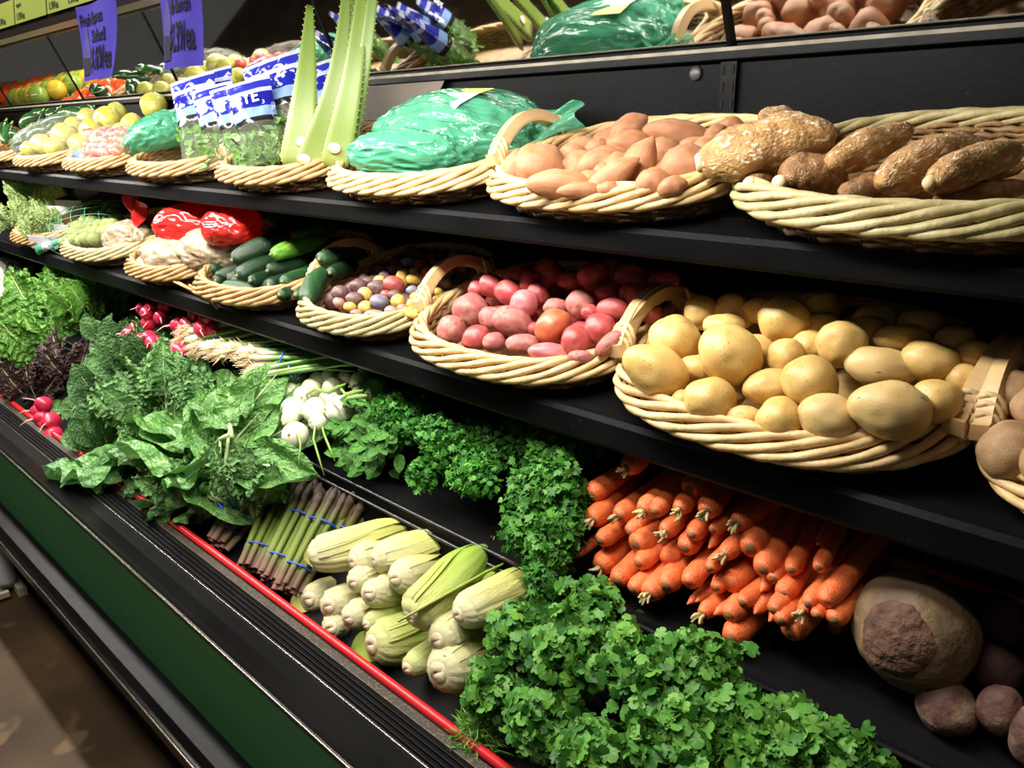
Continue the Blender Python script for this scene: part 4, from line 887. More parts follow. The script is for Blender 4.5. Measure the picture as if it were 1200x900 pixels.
def leaves_px(name, label, cat, group, kind, L, base, seed, mt=None, bandc=None, axis=None):
    """L: (u0, v0, Y0, u1, v1, Y1, width)"""
    random.seed(seed); root = empty(name, base); tag(root, label, cat, group)
    for i, t in enumerate(L): leaf(kind, P(*t[0:3]), P(*t[3:6]), t[6], root, i, None, mt)
    m = MB()
    for t in L:
        q = P(*t[0:3]); m.add(tube([base, (base+q)/2+Vector((0, -.01, -.01)), q], [.005, .0045, .004], 5))
    mk('stems', m.mesh('stems'), None, root, STEM)
    if bandc: band(base, Vector((.1, .8, .3)).normalized(), .022, .022, root, bandc, .003)
    return root
G = 'leafy green bunches in the front bin'
leaves_px('collard_bunch', 'big smooth collard leaves with pale veins beside the white onions', 'greens', G, 'collard',
          [(250, 545, .79, 175, 480, .80, .95), (255, 540, .785, 250, 455, .82, 1.1), (262, 545, .785, 305, 445, .86, .9), (265, 545, .79, 330, 490, .85, .9), (235, 560, .775, 285, 580, .77, .8), (250, 520, .80, 200, 430, .86, .9), (280, 500, .84, 318, 425, .90, .8),
           (258, 515, .775, 215, 545, .75, 1.0), (270, 500, .80, 260, 430, .88, .9), (285, 545, .79, 335, 540, .80, .8), (225, 520, .78, 190, 455, .84, .9)], P(262, 600, .76), 5, None, BLUE)
leaves_px('chard_bunch', 'crinkled bright green chard lying over the front ledge', 'greens', G, 'chard',
          [(165, 552, .755, 92, 545, .722, 1.0), (165, 540, .76, 95, 520, .735, 1.0), (175, 530, .77, 115, 500, .76, 1.0), (170, 550, .76, 120, 575, .72, 1.0), (190, 535, .77, 140, 515, .755, .9), (180, 560, .755, 110, 558, .71, .9), (150, 530, .765, 92, 535, .725, 1.0),
           (185, 545, .765, 150, 560, .735, 1.4), (150, 520, .775, 110, 530, .74, 1.4), (165, 540, .755, 105, 548, .72, 1.3), (170, 530, .76, 110, 525, .735, 1.3), (175, 548, .75, 125, 565, .72, 1.3), (150, 522, .765, 112, 508, .745, 1.3), (170, 528, .765, 135, 500, .76, 1.5)], P(225, 585, .755), 8)
leaves_px('mustard_bunch', 'green bunch with drooping leaf tips in front of the collards', 'greens', G, 'chard',
          [(225, 560, .76, 165, 585, .715, .9), (235, 565, .755, 205, 620, .71, .9), (240, 560, .755, 185, 600, .71, .8), (235, 550, .765, 160, 560, .73, .9), (250, 565, .76, 230, 615, .715, .8), (215, 555, .76, 150, 570, .72, .7), (250, 550, .76, 200, 560, .735, .9)], P(268, 590, .765), 9, None, BLUE)
leafy_bunch('kale_bunch', 'dark blue-green curly kale behind the collards', 'greens', G, 'kale', P(200, 480, .86), Vector((-.25, .35, .8)), 22, .17, .85, 1.0, seed=11)
leafy_bunch('kale_bunch', 'curly kale bunch in the middle of the greens, frilled edges', 'greens', G, 'kale', P(190, 535, .79), Vector((-.35, .05, .9)), 22, .17, .85, 1.0, seed=12)
leafy_bunch('kale_bunch', 'shaded dark kale beside the asparagus', 'greens', G, 'kale', P(300, 600, .80), Vector((.1, -.05, .9)), 24, .16, .8, 1.0, seed=13)
leafy_bunch('kale_bunch', 'curly kale bunch next to the green onions', 'greens', G, 'kale', P(240, 500, .88), Vector((0, .2, .9)), 20, .16, .9, 1.0, seed=14)
leafy_bunch('spinach_bunch', 'bunch of round spinach leaves beside the red radishes on the ledge', 'greens', G, 'spinach', P(130, 530, .78), Vector((-.3, -.1, .8)), 34, .16, .95, .95, seed=15)
leafy_bunch('spinach_bunch', 'dull green spinach between the dark red lettuce and the kale', 'greens', G, 'spinach', P(125, 480, .86), Vector((-.2, .05, .8)), 34, .17, .95, .95, seed=16)
leafy_bunch('spinach_bunch', 'spinach in the shade under the middle shelf', 'greens', G, 'spinach', P(140, 420, .98), Vector((-.1, .1, .8)), 28, .17, .9, .95, seed=17)
leafy_bunch('lettuce_head', 'bright green frilly lettuce nearest the shelf at the left', 'lettuce', G, 'lettuce', P(75, 400, .96), Vector((-.2, .15, .9)), 44, .27, .9, 1.0, seed=18, bandc=BLUE, bandr=.035)
leafy_bunch('lettuce_head', 'bright green frilly lettuce at the left picture edge', 'lettuce', G, 'lettuce', P(15, 430, .88), Vector((-.1, .0, .9)), 44, .28, .9, 1.0, seed=19, bandc=BLUE, bandr=.035)
leafy_bunch('lettuce_head', 'frilly green lettuce just above the dark red one', 'lettuce', G, 'lettuce', P(65, 432, .90), Vector((-.05, -.1, .9)), 40, .25, .9, 1.0, seed=20, bandc=BLUE, bandr=.035)
leafy_bunch('red_lettuce', 'dark red-brown leaf lettuce with a blue band', 'lettuce', G, 'lettuce', P(45, 475, .79), Vector((-.05, .05, .9)), 34, .18, .95, 1.0, mt=LM['redlettuce'], seed=21, bandc=BLUE, bandr=.03)
leafy_bunch('red_lettuce', 'dark red lettuce half hidden behind the spinach', 'lettuce', G, 'lettuce', P(90, 450, .86), Vector((.05, .1, .9)), 24, .17, .95, 1.0, mt=LM['redlettuce'], seed=22)
leafy_bunch('lettuce_head', 'green lettuce in the shade between the frilly heads and the radishes', 'lettuce', G, 'lettuce', P(105, 385, 1.02), Vector((.1, .0, .9)), 40, .24, .95, 1.0, seed=23)
leafy_bunch('spinach_bunch', 'spinach filling the gap in front of the dark red lettuce', 'greens', G, 'spinach', P(125, 528, .775), Vector((-.1, -.1, .85)), 40, .14, 1.0, .95, seed=24)
leafy_bunch('spinach_bunch', 'spinach between the radishes and the kale', 'greens', G, 'spinach', P(165, 450, .92), Vector((-.1, -.05, .85)), 40, .18, 1.0, .95, seed=25)
leafy_bunch('kale_bunch', 'light green curly kale heart between spinach and collards', 'greens', G, 'kale', P(170, 500, .83), Vector((-.2, -.1, .9)), 26, .19, .9, 1.05, seed=26)
leafy_bunch('kale_bunch', 'curly kale spilling toward the asparagus', 'greens', G, 'kale', P(232, 580, .775), Vector((-.2, -.25, .8)), 26, .14, .9, 1.05, seed=27)
# pale heads at the far left
CAUL = mat('cauliflower_white', (.62, .58, .46), (.74, .70, .60), 30, .6, .5, 60)
def lump(name, p, r, mt, label, cat, seed, group=None, sub=4, amp=.25, fr=3.2):
    v, f = ico(sub); V = [q*(1+amp*abs(nz(q, fr, seed))+amp*.4*nz(q, fr*2.2, seed)) for q in v]; V = [(q.x*r[0], q.y*r[1], q.z*r[2]) for q in V]
    o = mk(name, me(name, V, f), Matrix.Translation(p), None, mt); tag(o, label, cat, group); return o
for i, (u, v_, Y) in enumerate([(8, 318, 1.03), (15, 342, .98)]):
    o = lump('cauliflower', P(u, v_, Y), (.07, .07, .06), CAUL, ['white cauliflower head at the left edge, upper one', 'white cauliflower head at the left edge, lower one'][i], 'cauliflower', 40+i, 'cauliflowers at the left edge')
    random.seed(i)
    for k in range(6): a = k*pi/3; b_ = P(u, v_, Y)+Vector((math.cos(a)*.05, math.sin(a)*.05, -.05)); leaf('chard', b_, b_+Vector((math.cos(a)*.05, math.sin(a)*.05, .08)), .9, o, k)

# ------------------------------------------------------------------ scattered small foliage: parsley, cilantro
def herb_template(kind):
    if kind == 'cilantro': pts = [(0, 0), (.28, -.04), (.50, .10), (.54, .30), (.40, .36), (.58, .48), (.55, .66), (.34, .64), (.28, .86), (0, .96), (-.28, .86), (-.34, .64), (-.55, .66), (-.58, .48), (-.40, .36), (-.54, .30), (-.50, .10), (-.28, -.04)]
    elif kind == 'flat': pts = [(0, 0), (.22, .12), (.50, .18), (.42, .34), (.56, .52), (.30, .50), (.26, .72), (.12, .70), (0, 1.0), (-.12, .70), (-.26, .72), (-.30, .50), (-.56, .52), (-.42, .34), (-.50, .18), (-.22, .12)]
    elif kind == 'curly': pts = [(0, 0), (.35, .05), (.45, .30), (.25, .38), (.50, .62), (.22, .66), (.20, .92), (0, .80), (-.20, .92), (-.22, .66), (-.50, .62), (-.25, .38), (-.45, .30), (-.35, .05)]
    else: pts = [(0, 0), (.03, .3), (.02, .7), (0, 1), (-.02, .7), (-.03, .3)]
    cz = {'cilantro': .20, 'flat': .22, 'curly': .55, 'lacy': .2}[kind]
    P3 = [(0, .42, 0)]+[(x, y, -cz*(x*x*1.4+(y-.4)**2)+(.16*math.sin(i*2.4) if kind == 'curly' else .05*math.sin(i*1.9))) for i, (x, y) in enumerate(pts)]
    n = len(pts); return np.array(P3), [(0, 1+i, 1+(i+1) % n) for i in range(n)]
def foliage(blobs, kind, size, seed, dens=1.0, up=(.1, -.55, .8), lo=-.25, droop=.0):
    rs = np.random.RandomState(seed); T, TF = herb_template(kind); VV = []; FF = []; b = 0; up = np.array(up)/np.linalg.norm(up); anch = []
    for (c, r, n) in blobs:
        c = np.array(c); r = np.array(r); k = 0
        dirs = rs.normal(size=(16, 3))+up*.5; dirs /= np.linalg.norm(dirs, axis=1)[:, None]; cl = [(c+r*q*.72*rs.uniform(.7, 1.1), r*rs.uniform(.34, .55)) for q in dirs]
        while k < int(n*dens):
            d = rs.normal(size=3); d /= np.linalg.norm(d)
            if d@up < lo: continue
            k += 1
            cc, cr_ = cl[rs.randint(16)] if rs.rand() < .85 else (c, r)
            p = cc+cr_*d*(.55+.30*rs.rand()+.35*rs.rand()**2); nn = d/r; nn /= np.linalg.norm(nn); nn = nn*.7+up*.4+rs.normal(size=3)*.60; nn /= np.linalg.norm(nn)
            t = rs.normal(size=3)*.7+d*.8+np.array([0, -.2, -droop]); t -= nn*(t@nn); t /= np.linalg.norm(t); x = np.cross(t, nn); s = size*rs.uniform(.5, 1.4)
            VV.append(p+s*(T[:, :1]*x+T[:, 1:2]*t+T[:, 2:3]*nn)); FF += [(i+b, j+b, q+b) for i, j, q in TF]; b += len(T)
            if rs.rand() < .16: anch.append((p, t, s))
    return np.concatenate(VV), FF, anch
HM = {'cilantro': mat('cilantro_leaf', (.050, .175, .022), (.105, .29, .045), 18, .5, island=.5, hue=.02, trans=.28, spec=.3), 'flat': mat('flat_parsley_leaf', (.032, .145, .018), (.075, .25, .035), 18, .5, island=.5, hue=.015, trans=.25, spec=.3),
      'curly': mat('curly_parsley_leaf', (.028, .150, .014), (.065, .26, .028), 18, .5, island=.5, hue=.015, trans=.25, spec=.3), 'lacy': mat('lacy_leaf', (.10, .26, .03), (.17, .36, .06), 18, .45, island=.4, trans=.25)}
HT = {}
def herb(name, label, cat, group, kind, size, blobs, tie, seed, dens=1.0, singles=24, droop=0, bandc=None, lo=-.25):
    """blobs: (u, v, Y, (rx, ry, rz), n)"""
    bl = [(P(u, v, Y), r, n) for u, v, Y, r, n in blobs]; root = empty(name, tie); tag(root, label, cat, group)
    V, F, an = foliage(bl, kind, size, seed, dens*(2.7 if kind == 'flat' else 2.0), droop=droop, lo=lo); V = V-np.array(tie)
    o = mk('foliage', me('foliage', V, F), Matrix.Translation(tie), root, HM[kind]); o['kind'] = 'stuff'
    rs = random.Random(seed); m = MB()
    for p, t, s in an[:150]:
        p = Vector(p); q = p-Vector(t)*s*.1; mid = (q+tie)/2+Vector((rs.uniform(-.02, .02), rs.uniform(-.02, .02), rs.uniform(0, .02))); m.add(tube([tie-tie, mid-tie, q-tie], [.0016, .0013, .0009], 4))
    st = mk('stems', m.mesh('stems'), Matrix.Translation(tie), root, STEMD); st['kind'] = 'stuff'
    if kind not in HT:
        T, TF = herb_template(kind); v = [tuple(x) for x in T]; HT[kind] = me('leaf', v, TF)
    cand = []
    for (c, r, n) in bl:
        for _ in range(singles//len(bl)+1):
            d = Vector((rs.gauss(0, 1), rs.gauss(-.5, 1), rs.gauss(.7, 1))).normalized()
            if d.dot(Vector((.1, -.55, .8))) < .2: continue
            p = c+Vector((d.x*r[0], d.y*r[1], d.z*r[2]))*1.10; nn = (d+Vector((rs.gauss(0, .3), rs.gauss(0, .3)-.2, rs.gauss(0, .3)+.3))).normalized(); t = Vector((rs.gauss(0, 1), rs.gauss(0, 1), rs.gauss(0, 1))); t = (t-nn*t.dot(nn)).normalized(); s = size*rs.uniform(1.0, 1.45)
            mk('leaf', HT[kind], frame(t.cross(nn)*s, t*s, nn*s, p), root, HM[kind])
    if bandc: band(tie, Vector((.2, .7, .4)).normalized(), .018, .018, root, bandc)
    return root
GC = 'cilantro bunches in the front bin'
herb('cilantro_bunch', 'cilantro bunch touching the corn ears', 'cilantro', GC, 'cilantro', .0175, [(620, 745, .82, (.055, .05, .05), 260), (590, 805, .77, (.055, .045, .05), 260)], P(600, 800, .80), 1)
herb('cilantro_bunch', 'cilantro bunch right below the carrots', 'cilantro', GC, 'cilantro', .0175, [(700, 725, .87, (.075, .05, .045), 320), (665, 775, .81, (.06, .05, .05), 240)], P(690, 770, .84), 2)
herb('cilantro_bunch', 'cilantro bunch lying over the red trim at the bottom edge', 'cilantro', GC, 'cilantro', .0175, [(645, 850, .75, (.065, .05, .05), 320), (705, 890, .73, (.06, .05, .05), 260)], P(660, 880, .76), 3)
herb('cilantro_bunch', 'largest cilantro bunch in the middle of the herb bin', 'cilantro', GC, 'cilantro', .0180, [(760, 800, .81, (.07, .055, .055), 380), (825, 790, .85, (.06, .05, .05), 260)], P(780, 830, .83), 4)
herb('cilantro_bunch', 'cilantro bunch at the bottom edge below the largest one', 'cilantro', GC, 'cilantro', .0180, [(800, 870, .77, (.07, .055, .05), 380), (860, 850, .82, (.05, .05, .05), 220)], P(810, 890, .79), 5)
herb('cilantro_bunch', 'shaded rightmost cilantro bunch below the beets', 'cilantro', GC, 'cilantro', .0180, [(925, 870, .84, (.06, .05, .045), 260), (985, 895, .85, (.06, .045, .035), 200), (890, 905, .79, (.05, .05, .04), 160)], P(930, 905, .83), 6)
herb('dill_bunch', 'small feathery green herb next to the red trim at the bottom', 'herb', GC, 'lacy', .028, [(562, 865, .735, (.035, .03, .03), 420)], P(565, 885, .735), 7, singles=6)
GP = 'parsley bunches on the rear tray'
herb('curly_parsley', 'curly parsley bunch nearest the white onions', 'parsley', GP, 'curly', .0135, [(475, 490, 1.0, (.07, .06, .05), 420), (520, 520, .97, (.06, .05, .05), 360)], P(500, 520, 1.02), 8)
herb('curly_parsley', 'curly parsley bunch hanging over the step below the red potatoes', 'parsley', GP, 'curly', .0135, [(560, 520, 1.01, (.075, .06, .045), 420), (555, 560, .945, (.055, .045, .04), 340), (500, 555, .935, (.035, .03, .03), 160)], P(560, 550, .99), 9)
herb('flat_parsley', 'flat-leaf parsley bunch hanging down above the corn tips', 'parsley', GP, 'flat', .0155, [(625, 585, .935, (.05, .045, .05), 300), (645, 640, .895, (.042, .035, .055), 280), (640, 680, .87, (.03, .025, .03), 120), (615, 625, .905, (.03, .03, .05), 120)], P(640, 590, .96), 10, droop=.8)
herb('flat_parsley', 'flat-leaf parsley bunch beside the carrots', 'parsley', GP, 'flat', .0155, [(662, 580, .96, (.040, .045, .06), 300), (655, 535, 1.02, (.055, .055, .05), 320), (660, 625, .925, (.03, .03, .05), 140)], P(665, 570, 1.0), 11, droop=.5)
herb('flat_parsley', 'flat-leaf parsley in the shade under the shelf', 'parsley', GP, 'flat', .0155, [(620, 525, 1.04, (.08, .06, .05), 420), (680, 515, 1.08, (.05, .04, .04), 200)], P(640, 540, 1.06), 12)
GM = 'mint'
mb_ = empty('mint_bunch', P(455, 515, 1.0)); tag(mb_, 'mint bunch with pointed leaves between onions and curly parsley', 'mint'); random.seed(5)
for k, (u, v_, Y) in enumerate([(428, 532, .94), (408, 512, .955), (436, 488, .985), (440, 462, 1.03), (455, 515, .96)]):
    for j in range(52):
        rs = random.Random(k*90+j); b_ = P(u, v_, Y)+Vector((rs.uniform(-.055, .055), rs.uniform(-.03, .03), rs.uniform(-.035, .035))); t_ = Vector((rs.gauss(-.2, .7), rs.gauss(-.5, .5), rs.gauss(-.1, .6))).normalized()*rs.uniform(.022, .042)
        leaf('mint', b_, b_+t_, 1.2, mb_, j, None, None, False)
    m = MB()
    for j in range(8): rs = random.Random(k*9+j); q = P(u, v_, Y)+Vector((rs.uniform(-.04, .04), rs.uniform(-.02, .02), rs.uniform(-.03, .03))); m.add(tube([P(455, 515, 1.0), (q+P(455, 515, 1.0))/2+Vector((0, 0, .012)), q], [.002, .0018, .0012], 5))
    mk('stems', m.mesh('stems'), None, mb_, STEMD)

# ------------------------------------------------------------------ radishes
RAD = mat('radish_skin', (.42, .012, .045), (.56, .03, .075), 3, .30, .05, 20, rnd=.12); RADT = mat('radish_tail', (.55, .22, .22), (.66, .40, .36), 20, .5)
v_r, f_r = ico(3); RADM = me('radish', [Vector((q.x, q.y, q.z*(1.05 if q.z > 0 else 1+.25*abs(q.z)**3)))*(1+.05*nz(q, 1.3, 2)) for q in v_r], f_r)
def radish_bunch(label, spots, base, seed, size=.0225):
    rs = random.Random(seed); root = empty('radish_bunch', base); tag(root, label, 'radish', 'bunches of red radishes')
    for i, (u, v_, Y) in enumerate(spots):
        p = P(u, v_, Y); r = size*rs.uniform(.9, 1.15); d = (p-base+Vector((rs.uniform(-.02, .02), -.03, rs.uniform(-.02, .01)))).normalized(); y, z = bunch_frame(d)
        o = mk('radish', RADM, frame(y*r, z*r, -d*r, p), root, RAD)
        mk('root_tail', me('root_tail', *tube([p*0+d*r*1.1, d*r*1.9+Vector((rs.uniform(-.01, .01), 0, -.004)), d*r*3+Vector((rs.uniform(-.02, .02), 0, -.015))], [.0035, .0018, .0006], 5)), Matrix.Translation(p), o, RADT)
    random.seed(seed)
    for i in range(12):
        q = base+Vector((rs.uniform(-.05, .05), rs.uniform(-.02, .05), rs.uniform(-.01, .04))); leaf('spinach', q, q+Vector((rs.uniform(-.08, .06), rs.uniform(-.03, .09), rs.uniform(-.02, .07))), .9, root, i, None, LM['radish'])
radish_bunch('red radish bunch with a long root, nearest the lettuce', [(168, 362, .99), (178, 362, .985), (175, 378, .97), (188, 372, .98), (193, 359, 1.0), (160, 384, .965), (172, 367, .96)], P(180, 375, 1.04), 41)
radish_bunch('red radish bunch beside the pale onion roots', [(211, 381, .985), (220, 380, .98), (229, 369, 1.0), (242, 374, .995), (237, 385, .98), (214, 396, .965), (220, 395, .97), (249, 386, 1.0), (208, 410, .94)], P(232, 385, 1.04), 42)
radish_bunch('red radish bunch in front of the kale, half under leaves', [(166, 398, .94), (180, 402, .93), (192, 411, .925), (163, 411, .93), (175, 396, .945), (152, 392, .95), (211, 412, .93)], P(185, 405, .99), 43)
radish_bunch('red radish bunch lying on the front ledge at the left', [(52, 474, .735), (50, 489, .722), (60, 494, .722), (40, 495, .722), (53, 505, .718), (63, 510, .716), (46, 482, .735)], P(75, 490, .79), 44, .0265)

# ------------------------------------------------------------------ green onions and white bulb onions
SCAL = ramp_mat('green_onion_skin', 0, [(0, (.60, .48, .28)), (.05, (.66, .62, .46)), (.13, (.54, .58, .36)), (.24, (.20, .38, .09)), (1, (.07, .24, .05))], .35, .05, 8, rnd=.12, trans=.1)
ROOTS = mat('onion_root_hair', (.50, .36, .18), (.64, .50, .30), 60, .8)
def stalk_mesh():
    V = []; F = []; prof = [(0, .5, 0, 0), (.015, 1.2, 0, 0), (.05, 1.25, 0, 0), (.10, .95, .1, 0), (.3, .85, .2, .1), (.5, .9, .5, .2), (.8, .8, .7, .1), (1, .25, .8, -.4)]
    for x, r, oy, oz in prof:
        for k in range(8): a_ = 2*pi*k/8; V.append((x, r*math.cos(a_)+oy, r*math.sin(a_)+oz))
    for i in range(len(prof)-1):
        for k in range(8): k2 = (k+1) % 8; F.append((i*8+k, i*8+8+k, i*8+8+k2, i*8+k2))
    F += [tuple(range(8)), tuple(len(V)-8+k for k in range(7, -1, -1))]; return me('stalk', V, F)
STALK = stalk_mesh()
m = MB(); rs = random.Random(3)
for i in range(26):
    e = Vector((-rs.uniform(.012, .040), rs.gauss(0, .013), rs.gauss(0, .013))); m.add(tube([(0, 0, 0), e*.5+Vector((0, rs.gauss(0, .002), rs.gauss(0, .002))), e], [.0013, .0011, .0006], 3))
ROOTM = m.mesh('root_hair')
Gl = [((228, 388), (330, 375), .98, 1.12), ((222, 402), (350, 385), .965, 1.12), ((240, 410), (370, 392), .955, 1.10), ((262, 412), (390, 402), .945, 1.09), ((282, 414), (405, 415), .94, 1.07), ((300, 420), (420, 424), .94, 1.05), ((310, 438), (400, 425), .935, 1.02)]
for i, (a, b, ya, yb) in enumerate(Gl):
    a = P(*a, ya); b = P(*b, yb); d = b-a; L_ = max(d.length, .30); d.normalize(); y, z = bunch_frame(d); rs = random.Random(i+90)
    root = empty('green_onion_bunch', a); tag(root, f'bunch of green onions with fringed roots, {ORD[i]} from the radishes', 'green onion', 'green onion bunches')
    for k in range(11):
        o_ = y*rs.uniform(-.026, .026)+z*rs.uniform(-.014, .016); r = rs.uniform(.0048, .0068); dd = (d+y*rs.uniform(-.06, .06)+z*rs.uniform(-.02, .05)).normalized(); y2, z2 = bunch_frame(dd); p = a+o_+d*rs.uniform(-.012, .012)
        s_ = mk('stalk', STALK, frame(dd*L_*rs.uniform(.9, 1.1), y2*r, z2*r, p), root, SCAL)
        mk('root_hair', ROOTM, frame(dd, y2, z2, p), s_, ROOTS)
    band(a+d*L_*.32, d, .026, .020, root, BLUE, .0018)
ONW = mat('white_onion_skin', (.66, .64, .50), (.76, .75, .64), 3, .28, .1, 12, c3=(.70, .70, .54), rnd=.05, coat=.2)
ONY = mat('greenish_onion_skin', (.58, .60, .34), (.68, .68, .46), 3, .28, .1, 12, rnd=.05, coat=.2)
v, f = ico(3); BULB = me('bulb', [Vector((q.x, q.y, q.z*(1+.30*max(0, q.z)**4)))*(1+.03*nz(q, 2, 1)) for q in v], f)
GS = ramp_mat('onion_green_stalk', 0, [(0, (.58, .64, .30)), (.3, (.30, .46, .10)), (1, (.14, .32, .05))], .4, .05, 8, trans=.1)
Zo = (180, 350, 4.0)
Ol = [(572, 332, 90, 100, 1), (658, 380, 108, 80, 1), (770, 388, 92, 60, 0), (578, 425, 80, 80, 1), (640, 440, 80, 75, 1), (742, 423, 95, 75, 1), (842, 417, 105, 65, 1), (962, 390, 76, 76, 0), (655, 520, 105, 95, 0), (700, 455, 90, 60, 0), (965, 440, 75, 50, 1), (895, 370, 60, 45, 0),
      (870, 520, 140, 80, 0), (760, 525, 130, 80, 0), (665, 640, 110, 105, 0), (770, 580, 80, 60, 0), (1020, 445, 70, 50, 1), (985, 338, 50, 45, 0), (1045, 405, 60, 45, 1), (640, 565, 80, 60, 1), (820, 365, 70, 50, 0), (960, 480, 90, 55, 1), (900, 490, 80, 60, 0), (820, 480, 100, 70, 1)]
on = []
for i, (x, y_, w_, h_, m_) in enumerate(Ol):
    p = PP(180+x/4, 350+y_/4, (.93, .955, .55)); k = pxm(p)/4; r = (w_+h_)/4*k*1.2; rs = random.Random(i+300); d = Vector((rs.uniform(-.4, .5), rs.uniform(.3, .9), rs.uniform(-.2, .35))).normalized(); y, z = bunch_frame(d)
    o = mk('white_onion', BULB, frame(y*r, z*r, d*r, p), None, (ONW, ONY)[m_]); tag(o, None, 'onion', 'white bulb onions on the rear tray'); on.append((o, p.x, p.y))
    mk('root_plate', me('root_plate', *tube([(0, 0, 0), (0, 0, -.004)], [.004, .003], 6)), frame(y, z, d, p-d*r*.99), o, ROOTS)
    if i in (8, 14, 15, 13): ends = [[(590, 600), (400, 640)], [(690, 680), (680, 800)], [(750, 660), (800, 830)], [(800, 640), (850, 760)]][(8, 14, 15, 13).index(i)]
    elif i in (9, 6, 12): ends = [[(820, 440), (900, 400)], [(900, 450), (980, 430)], [(960, 460), (1000, 455)]][(9, 6, 12).index(i)]
    else: ends = None
    if ends:
        pts = [p]+[P(180+e[0]/4, 350+e[1]/4, p.y-.03-.02*q) for q, e in enumerate(ends)]
        mk('stalk', me('stalk', *tube([q-p for q in [pts[0], (pts[0]+pts[1])/2+Vector((0, 0, .012)), pts[1], (pts[1]+pts[2])/2, pts[2]]], [.004, .0042, .0048, .005, .0015], 8, flat=.5)), Matrix.Translation(p), o, GS)['label'] = 'hanging green stalk'
row_labels(on, 0, ['front row', 'second row', 'third row', 'back row'], 'white bulb onion', 'the onion heap')
on[14][0]['label'] = 'lowest white onion with green stalks drooping over the asparagus'
underlayer('white_onion', [BULB], -1.80, -1.42, .95, 1.08, (.93, .955, .55), .026, 10, ONW, 'onion', 'white bulb onions on the rear tray', 'white onion lying under the heap of onions', 6, .055, (.93, .836))

# ------------------------------------------------------------------ plastic bags
def film(name, col, rough=.12, tr=.35, clear=0.0, bump=.7, sc=9):
    m = bpy.data.materials.new(name); m.use_nodes = True; nt = m.node_tree; N = nt.nodes; L = nt.links; b = N['Principled BSDF']; out = N['Material Output']
    b.inputs['Base Color'].default_value = (*col, 1); b.inputs['Roughness'].default_value = rough; b.inputs['Specular IOR Level'].default_value = .7
    tc = N.new('ShaderNodeTexCoord'); mp = N.new('ShaderNodeMapping'); mp.inputs['Scale'].default_value = (.55, 3.6, 3.6); mp.inputs['Rotation'].default_value = (0, .25, .45); L.new(tc.outputs['Object'], mp.inputs[0])
    n1 = N.new('ShaderNodeTexNoise'); n1.inputs['Scale'].default_value = sc; n1.inputs['Detail'].default_value = 3; n1.inputs['Distortion'].default_value = .8; L.new(mp.outputs[0], n1.inputs[0])
    bp = N.new('ShaderNodeBump'); bp.inputs['Strength'].default_value = bump; bp.inputs['Distance'].default_value = .02; L.new(n1.outputs['Fac'], bp.inputs['Height']); L.new(bp.outputs[0], b.inputs['Normal'])
    t = N.new('ShaderNodeBsdfTranslucent'); t.inputs[0].default_value = (*col, 1); m1 = N.new('ShaderNodeMixShader'); m1.inputs[0].default_value = tr; L.new(b.outputs[0], m1.inputs[1]); L.new(t.outputs[0], m1.inputs[2])
    sh = m1.outputs[0]
    if clear:
        tp = N.new('ShaderNodeBsdfTransparent'); m2 = N.new('ShaderNodeMixShader'); m2.inputs[0].default_value = clear; L.new(sh, m2.inputs[1]); L.new(tp.outputs[0], m2.inputs[2]); sh = m2.outputs[0]
    L.new(sh, out.inputs[0]); MATS[name] = m; return m
def bag_mesh(name, r, seed, amp=.16, ridge=.10, sub=5, flatb=.6):
    v, f = ico(sub); V = []
    for q in v:
        n1 = nz(q, 1.4, seed); n2 = 1-abs(noise.noise(Vector((q.x*2.2+seed, q.y*4.5, q.z*4.0+seed*2))))*2; n3 = 1-abs(noise.noise(Vector((q.x*5+seed, q.y*7, q.z*9))))*2
        d = 1+amp*n1+ridge*(n2-.5)+ridge*.35*(n3-.5); p = q*d
        if p.z < -flatb: p.z = -flatb-(abs(p.z)-flatb)*.15
        V.append((p.x*r[0], p.y*r[1], p.z*r[2]))
    return me(name, V, f)
def flap(wid, ht, seed, n=16):
    V = []; F = []
    for side in (0, 1):
        for i in range(n+1):
            for j in range(n+1):
                a, b = i/n, j/n; s = .35+.65*b
                V.append(((a-.5)*wid*s, .018*math.sin(a*11+seed)*b+.010*math.sin(b*6+a*4)+side*.0008, b*ht*(1-.25*abs(a-.45))))
    N1 = (n+1)**2
    for i in range(n):
        for j in range(n): a = i*(n+1)+j; F.append((a, a+1, a+n+2, a+n+1)); F.append((N1+a, N1+a+n+1, N1+a+n+2, N1+a+1))
    return me('bag_mouth', V, F)
TEAL = film('teal_bag_film', (.10, .42, .25), .10, .35, .12, 1.0, 6); TEALT = film('teal_bag_thin_film', (.16, .55, .36), .12, .5, .35)
def rotz(p, a): return Matrix.Translation(p) @ Matrix.Rotation(R(a), 4, 'Z')
pb = P(535, 155, 1.20); bg = mk('plastic_bag', bag_mesh('plastic_bag', (.205, .155, .082), 4, .12, .07), rotz(pb, 8) @ Matrix.Rotation(R(14), 4, 'X'), None, TEAL); tag(bg, 'large crumpled green plastic bag of vegetables in a wicker basket', 'bag', 'green plastic bags')
mk('bag_bulge', bag_mesh('bag_bulge', (.14, .075, .052), 9, .10, .08), rotz(P(480, 182, 1.06), 18), bg, TEAL)
